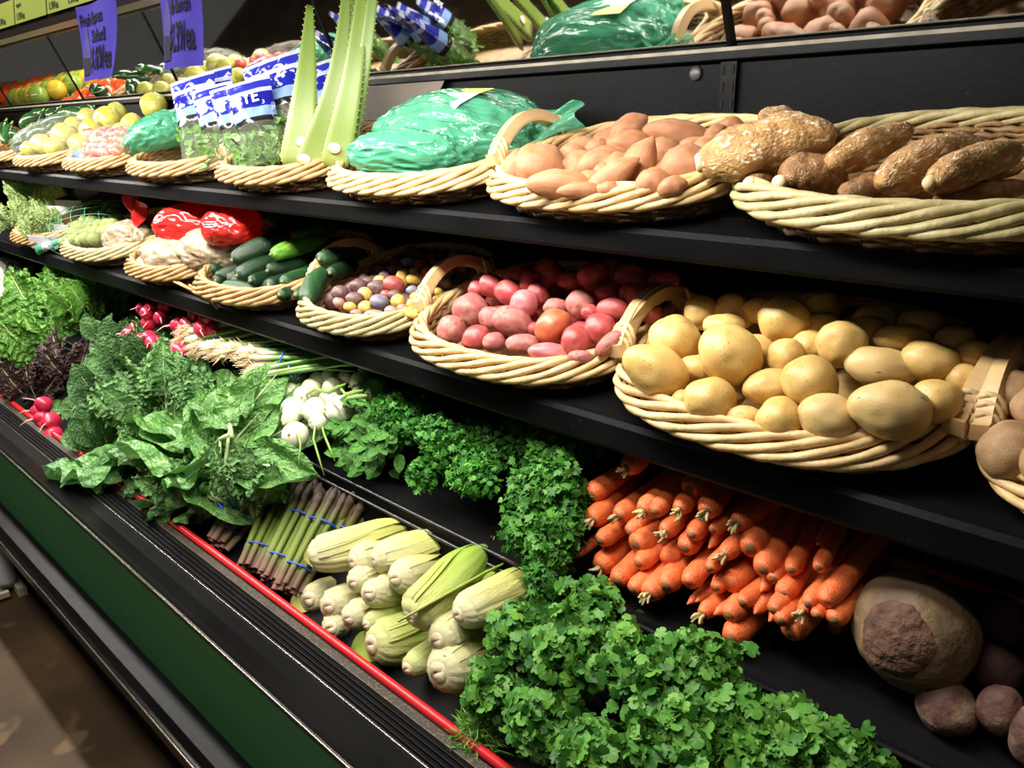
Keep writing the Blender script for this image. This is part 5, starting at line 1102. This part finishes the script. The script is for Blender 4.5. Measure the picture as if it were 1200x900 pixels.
def patch(name, A_, B_, C_, D_, seed, mt, parent, n=16):
    V = []; F = []
    for side in (0, 1):
        for i in range(n+1):
            for j in range(n+1):
                a, b = i/n, j/n; p = (A_.lerp(C_, a)).lerp(B_.lerp(D_, a), b); e = math.sin(pi*a*.9)
                V.append(p+Vector((0, -.012*math.sin(b*13+seed+a*3)*(.4+a)+side*.0008, .010*math.sin(a*5+b*4+seed)+.008*math.sin(b*pi)*a)))
    N1 = (n+1)**2
    for i in range(n):
        for j in range(n): a = i*(n+1)+j; F.append((a, a+1, a+n+2, a+n+1)); F.append((N1+a, N1+a+n+1, N1+a+n+2, N1+a+1))
    return mk(name, me(name, V, F), None, parent, mt)
patch('bag_mouth', P(588, 132, 1.24), P(600, 190, 1.17), P(676, 118, 1.29), P(680, 146, 1.25), 1.0, TEALT, bg)
# vegetables seen dimly through it
for k, (u, v_) in enumerate([(480, 160), (540, 150), (590, 160)]):
    o = mk('zucchini', CM[k], along(P(u-35, v_+8, 1.15), P(u+25, v_-8, 1.22), .026), None, CUP); tag(o, f'green vegetable inside the large green bag, {ORD[k]} from the left', 'vegetable', 'vegetables in the green bag')
# paper label draped over the bag
def strip(name, pts, wid, mt, parent, thick=.0008):
    V = []; F = []; n = len(pts)
    for i, p in enumerate(pts):
        t = (pts[min(n-1, i+1)]-pts[max(0, i-1)]).normalized(); s = Vector((1, .15, 0)); s = (s-t*s.dot(t)).normalized(); nn = s.cross(t)
        for a in (-1, 1):
            for b in (0, 1): V.append(p+s*wid/2*a+nn*thick*b)
    for i in range(n-1):
        a = i*4; F += [(a, a+2, a+6, a+4), (a+1, a+5, a+7, a+3), (a, a+4, a+5, a+1), (a+2, a+3, a+7, a+6)]
    F += [(0, 1, 3, 2), (n*4-4, n*4-2, n*4-1, n*4-3)]
    return mk(name, me(name, V, F, False), None, parent, mt)
lp = [P(500, 137, 1.10), P(513, 127, 1.115), P(528, 117, 1.135), P(545, 109, 1.17), P(562, 104, 1.21)]
lb = strip('paper_label', lp, .085, ramp_mat('label_paper', 1, [(0, (.72, .70, .74)), (.62, (.72, .70, .72)), (.70, (.62, .66, .12)), (1, (.60, .64, .12))], .6, .0), None); tag(lb, 'white and yellow paper label lying on the large green bag', 'label')
pb = P(192, 160, 1.17); b2 = mk('plastic_bag', bag_mesh('plastic_bag', (.20, .13, .068), 7, .08, .06), rotz(pb, -14) @ Matrix.Rotation(R(16), 4, 'X') @ Matrix.Rotation(R(-10), 4, 'Y'), None, TEAL); tag(b2, 'smaller teal plastic bag beside the bagged salad', 'bag', 'green plastic bags')
CLEAR = film('clear_bag_film', (.70, .70, .66), .08, .3, .88, .9, 14)

# ------------------------------------------------------------------ bagged salad and aloe in one basket
def print_mat(name, seed):
    m = bpy.data.materials.new(name); m.use_nodes = True; nt = m.node_tree; N = nt.nodes; L = nt.links; b = N['Principled BSDF']; b.inputs['Roughness'].default_value = .18
    tc = N.new('ShaderNodeTexCoord'); sp = N.new('ShaderNodeSeparateXYZ'); L.new(tc.outputs['UV'], sp.inputs[0])
    cr = N.new('ShaderNodeValToRGB'); cr.color_ramp.interpolation = 'CONSTANT'; L.new(sp.outputs[1], cr.inputs[0]); e = cr.color_ramp.elements
    e[0].position = 0; e[0].color = (.5, .55, .4, 1); e[1].position = .46; e[1].color = (.008, .008, .010, 1)
    for p, c in ((.52, (.15, .24, .44)), (.64, (.008, .011, .20)), (.82, (.30, .32, .44)), (.87, (.015, .02, .24)), (.96, (.32, .33, .42))): k = e.new(p); k.color = (*c, 1)
    n1 = N.new('ShaderNodeTexNoise'); n1.inputs['Scale'].default_value = 26; n1.inputs['Distortion'].default_value = 1.5; L.new(tc.outputs['Object'], n1.inputs[0])
    r2 = N.new('ShaderNodeValToRGB'); r2.color_ramp.interpolation = 'CONSTANT'; r2.color_ramp.elements[1].position = .60; L.new(n1.outputs['Fac'], r2.inputs[0])
    gt = N.new('ShaderNodeMath'); gt.operation = 'GREATER_THAN'; gt.inputs[1].default_value = .66; L.new(sp.outputs[1], gt.inputs[0]); mu = N.new('ShaderNodeMath'); mu.operation = 'MULTIPLY'; L.new(r2.outputs[0], mu.inputs[0]); L.new(gt.outputs[0], mu.inputs[1])
    mx = N.new('ShaderNodeMixRGB'); L.new(mu.outputs[0], mx.inputs[0]); L.new(cr.outputs[0], mx.inputs[1]); mx.inputs[2].default_value = (.31, .33, .43, 1); L.new(mx.outputs[0], b.inputs['Base Color'])
    tp = N.new('ShaderNodeBsdfTransparent'); gl = N.new('ShaderNodeMixShader'); lt = N.new('ShaderNodeMath'); lt.operation = 'LESS_THAN'; lt.inputs[1].default_value = .46; L.new(sp.outputs[1], lt.inputs[0]); f2 = N.new('ShaderNodeMath'); f2.operation = 'MULTIPLY'; f2.inputs[1].default_value = .90; L.new(lt.outputs[0], f2.inputs[0])
    L.new(f2.outputs[0], gl.inputs[0]); L.new(b.outputs[0], gl.inputs[1]); L.new(tp.outputs[0], gl.inputs[2]); L.new(gl.outputs[0], N['Material Output'].inputs[0])
    n3 = N.new('ShaderNodeTexNoise'); n3.inputs['Scale'].default_value = 18; L.new(tc.outputs['Object'], n3.inputs[0]); bp = N.new('ShaderNodeBump'); bp.inputs['Strength'].default_value = .6; bp.inputs['Distance'].default_value = .02; L.new(n3.outputs['Fac'], bp.inputs['Height']); L.new(bp.outputs[0], b.inputs['Normal'])
    return m
PRT = print_mat('printed_salad_bag', 0)
def pillow(w_, h_, th, seed, n=16):
    V = []; F = []; UV = []
    for side in (-1, 1):
        for i in range(n+1):
            for j in range(n+1):
                a, b = i/n, j/n; t = th*(math.sin(pi*a)**.6)*(math.sin(pi*min(1, b*.92+.04))**.5)*(1.0 if b < .5 else 1-.6*(b-.5)*2)
                t *= 1+.35*noise.noise(Vector((a*4, b*5, seed*3+side)))
                V.append(((a-.5)*w_*(1-.06*math.sin(b*pi)), side*t, b*h_)); UV.append((a, b))
    N1 = (n+1)**2
    for i in range(n):
        for j in range(n): a = i*(n+1)+j; F.append((a, a+n+1, a+n+2, a+1)); F.append((N1+a, N1+a+1, N1+a+n+2, N1+a+n+1))
    return me('bag_film', V, F, True, UV)
WTXT = mat('white_print', (.72, .72, .78), rough=.5)
SALM = vein_mat('bagged_salad_leaf', (.06, .19, .02), (.17, .34, .05), (.26, .42, .10), .4, .3)
Bl = [(240, 192, 1.10, .15, .255, 32), (268, 194, 1.085, .12, .22, 42), (292, 194, 1.09, .12, .215, 44), (312, 192, 1.085, .12, .215, 44), (325, 180, 1.16, .14, .25, 30), (345, 180, 1.16, .14, .26, 30), (385, 180, 1.20, .15, .235, 26), (262, 180, 1.18, .14, .25, 32)]
for i, (u, v_, Y, w_, h_, yaw) in enumerate(Bl):
    p = P(u, v_, Y); p.z = max(p.z, 1.455); M = Matrix.Translation(p) @ Matrix.Rotation(R(yaw), 4, 'Z') @ Matrix.Rotation(R(-14), 4, 'Y') @ Matrix.Rotation(R(-16), 4, 'X')
    root = mk('salad_bag', None, M); tag(root, ['leftmost bag of salad greens with white and blue print', 'second bag of salad greens from the left, front row', 'third bag of salad greens from the left, front row', 'fourth bag of salad greens, front row, next to the aloe', 'tall blue and white bag lettered EYE behind the front row', 'blue printed salad bag standing just left of the widest aloe leaf', 'blue printed salad bag showing between the aloe leaves', 'blue printed salad bag behind the leftmost ones'][i], 'salad bag', 'bagged salad greens')
    mk('bag_film', pillow(w_, h_, .032, i), M, root, PRT)
    m = MB(); rs = random.Random(i)
    for k in range(120):
        q = Vector((rs.uniform(-.42, .42)*w_, rs.uniform(-.014, .014), rs.uniform(.03, .46)*h_)); d = Vector((rs.gauss(0, 1), rs.gauss(0, .35), rs.gauss(0, 1))).normalized()*rs.uniform(.022, .042); sd = Vector((rs.gauss(0, 1), rs.gauss(0, .6), rs.gauss(0, 1))).normalized()*rs.uniform(.008, .014)
        m.add(([q, q+d*.5+sd, q+d, q+d*.5-sd, q+d*.5+Vector((0, .004, 0))], [(0, 1, 4), (1, 2, 4), (2, 3, 4), (3, 0, 4)]))
    o = mk('salad_leaves', m.mesh('salad_leaves'), M, root, SALM); o['kind'] = 'stuff'
    if i in (3, 4):
        tm_ = text_mesh('EYE', .040, True); mk('lettering', tm_, M @ Matrix.Translation((-.035, -.030, h_*.69)) @ Matrix.Rotation(pi/2, 4, 'X'), root, WTXT)
ALO = ramp_mat('aloe_skin', 0, [(0, (.24, .29, .085)), (.2, (.16, .225, .042)), (.7, (.13, .20, .036)), (1, (.12, .19, .032))], .38, .06, 9, .1, rnd=.05)
ATH = mat('aloe_tooth', (.40, .36, .14), rough=.6)
STK = ramp_mat('fruit_sticker', 2, [(0, (.75, .30, .12)), (.36, (.75, .32, .14)), (.42, (.78, .78, .78)), (1, (.80, .80, .80))], .4, 0)
def aloe(label, base, top, Y0, Y1, w0, w1, bend, st):
    a, b = P(*base, Y0), P(*top, Y1); d = b-a; n = 20; V = []; F = []; nr = 14; k0 = pxm(a); x = d.normalized(); z = (C0-a).normalized(); z = (z-x*z.dot(x)).normalized(); y = z.cross(x)
    pts = []
    for i in range(n+1):
        t = i/n; wd = (w0+(w1-w0)*t**1.1)*k0/2*(1 if t > .05 else .75+t*5); c = d*t+y*bend*math.sin(t*pi*.9)+z*.012*math.sin(t*pi); th = wd*.45; pts.append((c, wd))
        for k in range(nr):
            an = 2*pi*k/nr; V.append(c+y*wd*math.cos(an)+z*(th*math.sin(an)*(.55 if math.sin(an) > 0 else 1)+.22*wd*math.cos(an)**2))
    for i in range(n):
        for k in range(nr): k2 = (k+1) % nr; F.append((i*nr+k, i*nr+k2, i*nr+nr+k2, i*nr+nr+k))
    F += [tuple(range(nr-1, -1, -1)), tuple(n*nr+k for k in range(nr))]
    M0 = frame(x, y, z, a); inv = M0.inverted(); V = [(inv @ (a+q)) for q in V]
    o = mk('aloe_leaf', me('aloe_leaf', V, F), M0, None, ALO); tag(o, label, 'aloe', 'aloe leaves standing in the basket')
    m = MB()
    for i in range(26):
        t = (i+.5)/26; f_ = t*n; k = int(f_); c, wd = pts[k]; c2, w2 = pts[min(n, k+1)]; c = c.lerp(c2, f_-k); wd = wd+(w2-wd)*(f_-k)
        for s_ in (-1, 1):
            q = c+y*s_*wd*.97+z*.22*wd; m.add(tube([inv @ (a+q), inv @ (a+q+y*s_*.0035+x*.002)], [.0018, .0003], 4))
    mk('teeth', m.mesh('teeth'), M0, o, ATH)
    for (u, v_) in st:
        q = P(u, v_, Y0-.006); r_ = .011; vv = [(0, 0, 0)]+[(r_*1.2*math.cos(2*pi*k/20), .0, r_*math.sin(2*pi*k/20)) for k in range(20)]; ff = [(0, 1+k, 1+(k+1) % 20) for k in range(20)]
        t = (q-a).dot(x)/d.length; c, wd = pts[min(n, int(max(0, t)*n))]; q = a+c+y*((q-a-c).dot(y))+z*wd*.46
        mk('sticker', me('sticker', vv, ff, False), frame(-y, z, x, q), o, STK)['label'] = 'white and orange oval sticker'
    return o
aloe('widest aloe leaf with a sticker near its base, leftmost', (348, 196), (362, 6), 1.05, 1.13, 42, 7, -.006, [(354, 158)])
aloe('aloe leaf curving to the right, second from the left', (362, 199), (402, -12), 1.045, 1.14, 36, 9, -.022, [(357, 184)])
aloe('aloe leaf with a sticker, third from the left', (392, 196), (424, -20), 1.045, 1.13, 34, 12, -.010, [(393, 163)])
aloe('narrow aloe leaf farthest right, next to the large green bag', (404, 188), (437, -20), 1.08, 1.14, 22, 10, -.008, [])
aloe('aloe leaf tip standing behind the others', (385, 185), (412, -40), 1.12, 1.18, 24, 10, -.01, [])
ln = [P(420, 140, 1.40), P(425, 118, 1.402), P(428, 96, 1.404)]
V = [P(418, 142, 1.40), P(500, 138, 1.40), P(522, 92, 1.404), P(424, 95, 1.404)]; V += [q+Vector((0, .001, 0)) for q in V]
o = mk('paper_liner', me('paper_liner', V, [(0, 1, 2, 3), (7, 6, 5, 4), (0, 4, 5, 1), (1, 5, 6, 2), (2, 6, 7, 3), (3, 7, 4, 0)], False), None, None, mat('liner_paper', (.12, .095, .075), (.16, .13, .10), 5, .6)); tag(o, 'grey-brown liner sheet against the back panel behind the aloe', 'liner')

# ------------------------------------------------------------------ far left of the top shelf
def Zl(x, y, Y): return P(x/6, 120+y/6, Y)
YGF = mat('yellow_green_fruit_skin', (.38, .37, .05), (.48, .45, .09), 3, .35, .05, 20, rnd=.08); RF = mat('small_red_fruit_skin', (.62, .06, .04), (.74, .14, .09), 3, .3, .1, 30, rnd=.15)
fr = []
for i, (x, y, r, Y) in enumerate([(450, 230, 88, 1.10), (760, 120, 95, 1.24), (930, 150, 75, 1.24), (650, 200, 85, 1.15), (290, 300, 78, 1.05), (380, 320, 70, 1.05), (560, 290, 75, 1.06), (520, 170, 70, 1.22), (210, 330, 60, 1.05), (860, 210, 70, 1.2), (700, 280, 60, 1.1), (1080, 20, 90, 1.36), (620, 110, 70, 1.30), (820, 70, 70, 1.33)]):
    p = Zl(x, y, Y); k = r/6*pxm(p); o = mk('yellow_green_fruit', POT[i % 8], Matrix.Translation(p) @ Matrix.Rotation(i, 4, 'Z') @ Matrix.Diagonal((k, k, k*.95, 1)), None, YGF); tag(o, None, 'fruit', 'yellow-green fruit on the top shelf'); fr.append((o, p.x, p.y))
row_labels(fr, 0, ['front row', 'back row'], 'round yellow-green fruit', 'the top shelf')
cb = mk('clear_bag', bag_mesh('clear_bag', (.33, .17, .085), 12, .10, .14), rotz(Zl(450, 250, 1.15), 0) @ Matrix.Rotation(R(14), 4, 'X'), None, CLEAR); tag(cb, 'clear shiny plastic bag around the yellow-green fruit', 'bag')
rd = []; rs = random.Random(4)
for i in range(34):
    p = Zl(610+(i % 8)*38+rs.uniform(-12, 12), 230+(i//8)*42+rs.uniform(-10, 10), 1.10-(i//8)*.018+rs.uniform(0, .02)); k = .021*rs.uniform(.85, 1.2)
    o = mk('small_red_fruit', POT[i % 8], Matrix.Translation(p) @ Matrix.Rotation(i, 4, 'Y') @ Matrix.Diagonal((k, k*.9, k, 1)), None, RF); tag(o, None, 'fruit', 'small red fruit in the bag'); rd.append((o, p.x, p.z))
row_labels(rd, 0, ['bottom row', 'lower row', 'upper row', 'top row'], 'small red fruit', 'its clear bag')
cb = mk('clear_bag', bag_mesh('clear_bag', (.19, .11, .065), 15, .10, .14), rotz(Zl(760, 310, 1.09), 0) @ Matrix.Rotation(R(18), 4, 'X'), None, CLEAR); tag(cb, 'clear bag with violet print around the small red fruit', 'bag')
mk('printed_band', bag_mesh('printed_band', (.12, .05, .030), 17, .1, .2), rotz(Zl(830, 245, 1.14), 0) @ Matrix.Rotation(R(18), 4, 'X'), cb, mat('violet_print_film', (.62, .60, .76), (.10, .06, .36), 40, .2, c3=(.55, .30, .36)))
mk('blue_tag', me('blue_tag', *boxvf(-.03, .03, -.002, .002, -.018, .018), smooth=False), rotz(Zl(550, 380, 1.04), 20), cb, mat('blue_print', (.05, .18, .62), rough=.3))
GPM = spindle(5, 'green_pepper', 1, .22, .08, (.35, .9), 20, 14, .05, .05); GPP = mat('dark_pepper_skin', (.012, .045, .012), (.025, .08, .02), 3, .18, .1, 12, coat=.4, rnd=.2); OPP = mat('orange_red_pepper_skin', (.72, .14, .02), (.72, .05, .02), 2, .2, .05, 12, coat=.4, rnd=.15)
gp = []
for i, (a, b, Y) in enumerate([((30, 290), (80, 150), 1.06), ((90, 340), (210, 170), 1.04), ((140, 170), (270, 80), 1.12), ((300, 160), (480, 90), 1.15), ((240, 200), (300, 60), 1.16), ((460, 60), (650, 110), 1.26), ((560, 40), (700, 95), 1.30), ((190, 260), (340, 170), 1.08), ((400, 90), (580, 50), 1.25), ((0, 250), (40, 130), 1.10), ((330, 110), (420, 40), 1.28), ((520, 90), (660, 30), 1.34), ((200, 110), (330, 60), 1.25), ((60, 220), (180, 240), 1.06)]):
    a_, b_ = Zl(*a, Y), Zl(*b, Y+.06); o = mk('green_pepper', GPM[i % 5], along(a_, b_, .024), None, GPP); tag(o, None, 'pepper', 'dark green peppers on the top shelf'); gp.append((o, a_.x, a_.y))
    mk('stem', me('stem', *tube([(0, 0, 0), (.010, .002, .004), (.02, .002, .010)], [.006, .004, .0035], 6)), Matrix.Translation(b_), o, STEMD)
row_labels(gp, 0, ['front row', 'back row'], 'dark green pepper', 'the pepper basket')
op = []; rs = random.Random(9)
for i in range(13):
    p = Vector((-4.85+(i % 5)*.09-.17+rs.uniform(-.02, .02), 1.10+(i//5)*.09, 1.50+(i//5)*.03)); v, f = ico(3); k = .045
    o = mk('orange_pepper', me('orange_pepper', [Vector((q.x*(1+.08*math.cos(4*math.atan2(q.y, q.x))), q.y*(1+.08*math.cos(4*math.atan2(q.y, q.x))), q.z*1.05)) for q in v], f) if i == 0 else op[0][0].data, Matrix.Translation(p) @ Matrix.Rotation(rs.uniform(0, 1.2), 4, 'X') @ Matrix.Diagonal((k, k, k, 1)), None, OPP); tag(o, None, 'pepper', 'orange-red peppers in the corner'); op.append((o, p.x, p.y))
row_labels(op, 0, ['front row', 'middle row', 'back row'], 'orange-red bell pepper', 'its basket')
YPP = mat('yellow_pepper_skin', (.72, .42, .03), (.70, .55, .06), 2, .2, .05, 12, coat=.4, rnd=.15); GPA = mat('pale_green_pepper_skin', (.22, .36, .05), (.34, .46, .08), 2, .2, .05, 12, coat=.4, rnd=.15)
for bx, mts, nm in ((-5.48, [YPP, GPA], 'yellow and green'), (-6.10, [OPP, OPP], 'red'), (-6.72, [GPA, OPP], 'mixed')):
    basket(bx, TY, TZ, f'wicker basket of {nm} peppers beyond the left edge, seen in the mirror', WICKB, 1.08, handles=(0, 0)); ex = []
    for i in range(20):
        p = Vector((bx+(i % 5)*.10-.20+rs.uniform(-.02, .02), 1.02+(i//5)*.085, 1.51+(i//5)*.045)); k = .052
        o = mk('bell_pepper', op[0][0].data, Matrix.Translation(p) @ Matrix.Rotation(rs.uniform(0, 1.2), 4, 'X') @ Matrix.Diagonal((k, k, k, 1)), None, mts[i % 2]); tag(o, None, 'pepper', f'{nm} peppers seen in the mirror'); ex.append((o, p.x, p.y))
    row_labels(ex, 0, ['front row', 'middle row', 'back row'], 'bell pepper', f'the {nm} basket')
for o in op: mk('stem', me('stem', *tube([(0, 0, .035), (0, .003, .05), (.004, .006, .062)], [.007, .005, .004], 6)), WM[o[0].name] @ Matrix.Diagonal((22, 22, 22, 1)), o[0], STEMD)

# ------------------------------------------------------------------ far left of the middle shelf
def Zs(x, y, Y): return P(x/6.667, 200+y/6.667, Y)
SPR = mat('sprout_leaf', (.17, .22, .05), (.27, .31, .10), 6, .5, .5, 14, rnd=.15); v, f = ico(3); SPRM = me('sprout', [q*(1+.07*abs(nz(q, 2.2, 3))+.05*nz(q, 4, 1)) for q in v], f)
sp_ = []; rs = random.Random(2)
for j in range(6):
    for i in range(9):
        x = 500+i*46+(j % 2)*22+rs.uniform(-10, 10)+j*6; y = 560-j*48-i*4+rs.uniform(-8, 8)
        if x > 930 or (j == 0 and i > 5): continue
        p = Zs(x, y, .985+j*.045+rs.uniform(-.01, .01)); k = .027*rs.uniform(.85, 1.1)
        o = mk('brussels_sprout', SPRM, Matrix.Translation(p) @ Matrix.Rotation(rs.uniform(0, 6), 4, 'X') @ Matrix.Diagonal((k, k, k, 1)), None, SPR); tag(o, None, 'sprout', 'brussels sprouts in the green net'); sp_.append((o, p.x, p.y))
row_labels(sp_, 0, ['front row', 'second row', 'third row', 'fourth row', 'back row'], 'pale green brussels sprout', 'the net')
# net over the sprouts
NET = mat('green_net', (.03, .22, .10), (.05, .28, .13), 9, .5); c0 = Zs(720, 450, 1.09); m = MB()
for s_ in (-1, 1):
    for k in range(16):
        pts = []
        for q in range(25):
            th = pi*q/24; ph = 2*pi*k/16+s_*th*.9; e = Vector((-math.cos(th)*.29, math.sin(th)*math.cos(ph)*.16, math.sin(th)*math.sin(ph)*.085+.10*0)); e = Matrix.Rotation(R(22), 3, 'X') @ e; pts.append(e)
        m.add(tube(pts, .0011, 3))
nt_ = mk('mesh_net', m.mesh('mesh_net'), Matrix.Translation(c0), None, NET); tag(nt_, 'green mesh net bag around the brussels sprouts with a tied end', 'net bag')
a_, b_ = Zs(500, 535, .97), Zs(290, 625, .93); mk('tied_end', me('tied_end', *tube([a_-a_, (b_-a_)*.4, (b_-a_)*.6, b_-a_], [.008, .010, .012, .018], 8, flat=.4)), Matrix.Translation(a_), nt_, mat('net_end', (.05, .35, .18), (.10, .45, .26), 20, .4))
mk('white_clip', me('white_clip', *tube([(b_-a_)*.45, (b_-a_)*.75], [.013, .016], 8, flat=.5)), Matrix.Translation(a_), nt_, mat('white_clip', (.66, .68, .70), rough=.4))
REDF = film('red_bag_film', (.70, .03, .025), .12, .3, .05, .6, 4); WHF = film('white_bag_film', (.70, .66, .58), .15, .35, .25, .9, 16); SPECK = mat('speckled_bag_contents', (.26, .23, .14), (.40, .36, .27), 30, .3, .5, 40, c3=(.32, .24, .15), spot=(.45, .09, .06), spot_scale=45, spot_amt=.64)
def bagp(u, v_, Y, r, seed, mt, label, rz=0, tilt=14, name='produce_bag', grp='bags on the middle shelf'):
    o = mk(name, bag_mesh(name, r, seed, .14, .07), rotz(P(u, v_, Y), rz) @ Matrix.Rotation(R(tilt), 4, 'X'), None, mt); tag(o, label, 'bag', grp); return o
bagp(225, 264, 1.075, (.14, .09, .065), 31, REDF, 'shiny red plastic bag behind the white bags, left one', 12)
bagp(272, 264, 1.07, (.12, .08, .060), 32, REDF, 'shiny red plastic bag next to the cucumbers', -10)
w1 = bagp(150, 280, 1.05, (.11, .075, .060), 33, SPECK, 'white bag with a red twisted top beside the sprouts', 0)
mk('bag_mouth', flap(.13, .12, 4), Matrix.Translation(P(158, 268, 1.06)) @ Matrix.Rotation(R(22), 4, 'Y'), w1, REDF)
bagp(205, 298, 1.02, (.15, .085, .055), 34, SPECK, 'white speckled bag in front of the red ones', 0)
bagp(245, 292, 1.05, (.12, .08, .055), 35, SPECK, 'white speckled bag resting against the cucumbers', 8)
bagp(180, 312, .985, (.09, .05, .035), 36, SPECK, 'small pale bag at the rim of the basket with loose rods', 0)
# loose rods sticking out under that basket
bk = [o for o in bpy.data.objects if o.get('label', '').startswith('brown wicker basket with loose rods')][0]
for k in range(4):
    a_ = P(180+k*14, 322+k*4, .955); b_ = P(225+k*10, 340+k*7, .945); mk('loose_rod', me('loose_rod', *tube([a_-a_, (b_-a_)*.5+Vector((0, 0, .004)), b_-a_], .0035, 6)), Matrix.Translation(a_), bk, WICKB)
GL = 'pale leafy heads at the far left'
for i, (u, v_, Y, lab) in enumerate([(20, 272, 1.00, 'pale green leafy head nearest the left edge, middle shelf'), (52, 285, .985, 'pale frilly head in front of the white box, middle shelf'), (40, 242, 1.12, 'pale green leafy head standing tallest under the top shelf'), (75, 250, 1.14, 'pale leafy head behind the cardboard box')]):
    leafy_bunch('leafy_head', lab, 'greens', GL, 'lettuce', P(u, v_, Y), Vector((.0, -.1, .9)), 26, .15, 1.0, 1.0, mt=vein_mat('pale_head_leaf%d' % i, (.22, .36, .10), (.42, .54, .20), (.56, .62, .36), .4, .3), seed=60+i)
def carton(label, u, v_, Y, sx, sy, sz, rz, mt, mt2):
    M = rotz(P(u, v_, Y), rz) @ Matrix.Rotation(R(14), 4, 'X'); o = mk('carton', None, M); tag(o, label, 'box', 'small cartons on the middle shelf'); t = .0025
    for nm, d in (('side_panel', (-sx, -sx+t, -sy, sy, 0, sz)), ('side_panel', (sx-t, sx, -sy, sy, 0, sz)), ('front_panel', (-sx, sx, -sy, -sy+t, 0, sz)), ('back_panel', (-sx, sx, sy-t, sy, 0, sz*1.3)), ('bottom', (-sx, sx, -sy, sy, 0, t))):
        mk(nm, me(nm, *boxvf(*d), smooth=False), M, o, mt if nm != 'side_panel' else mt2)
CARD = mat('brown_cardboard', (.26, .13, .06), (.32, .17, .08), 20, .7); WBX = mat('white_carton', (.55, .50, .58), (.62, .58, .62), 10, .5)
carton('small white carton beside the green net', 62, 287, .985, .06, .045, .05, 20, WBX, WBX)
carton('small brown cardboard box with a white printed front behind the white carton', 68, 268, 1.05, .055, .04, .06, 30, WBX, CARD)
carton('brown cardboard box leaning behind the sprouts', 97, 250, 1.17, .07, .05, .07, 25, WBX, CARD)
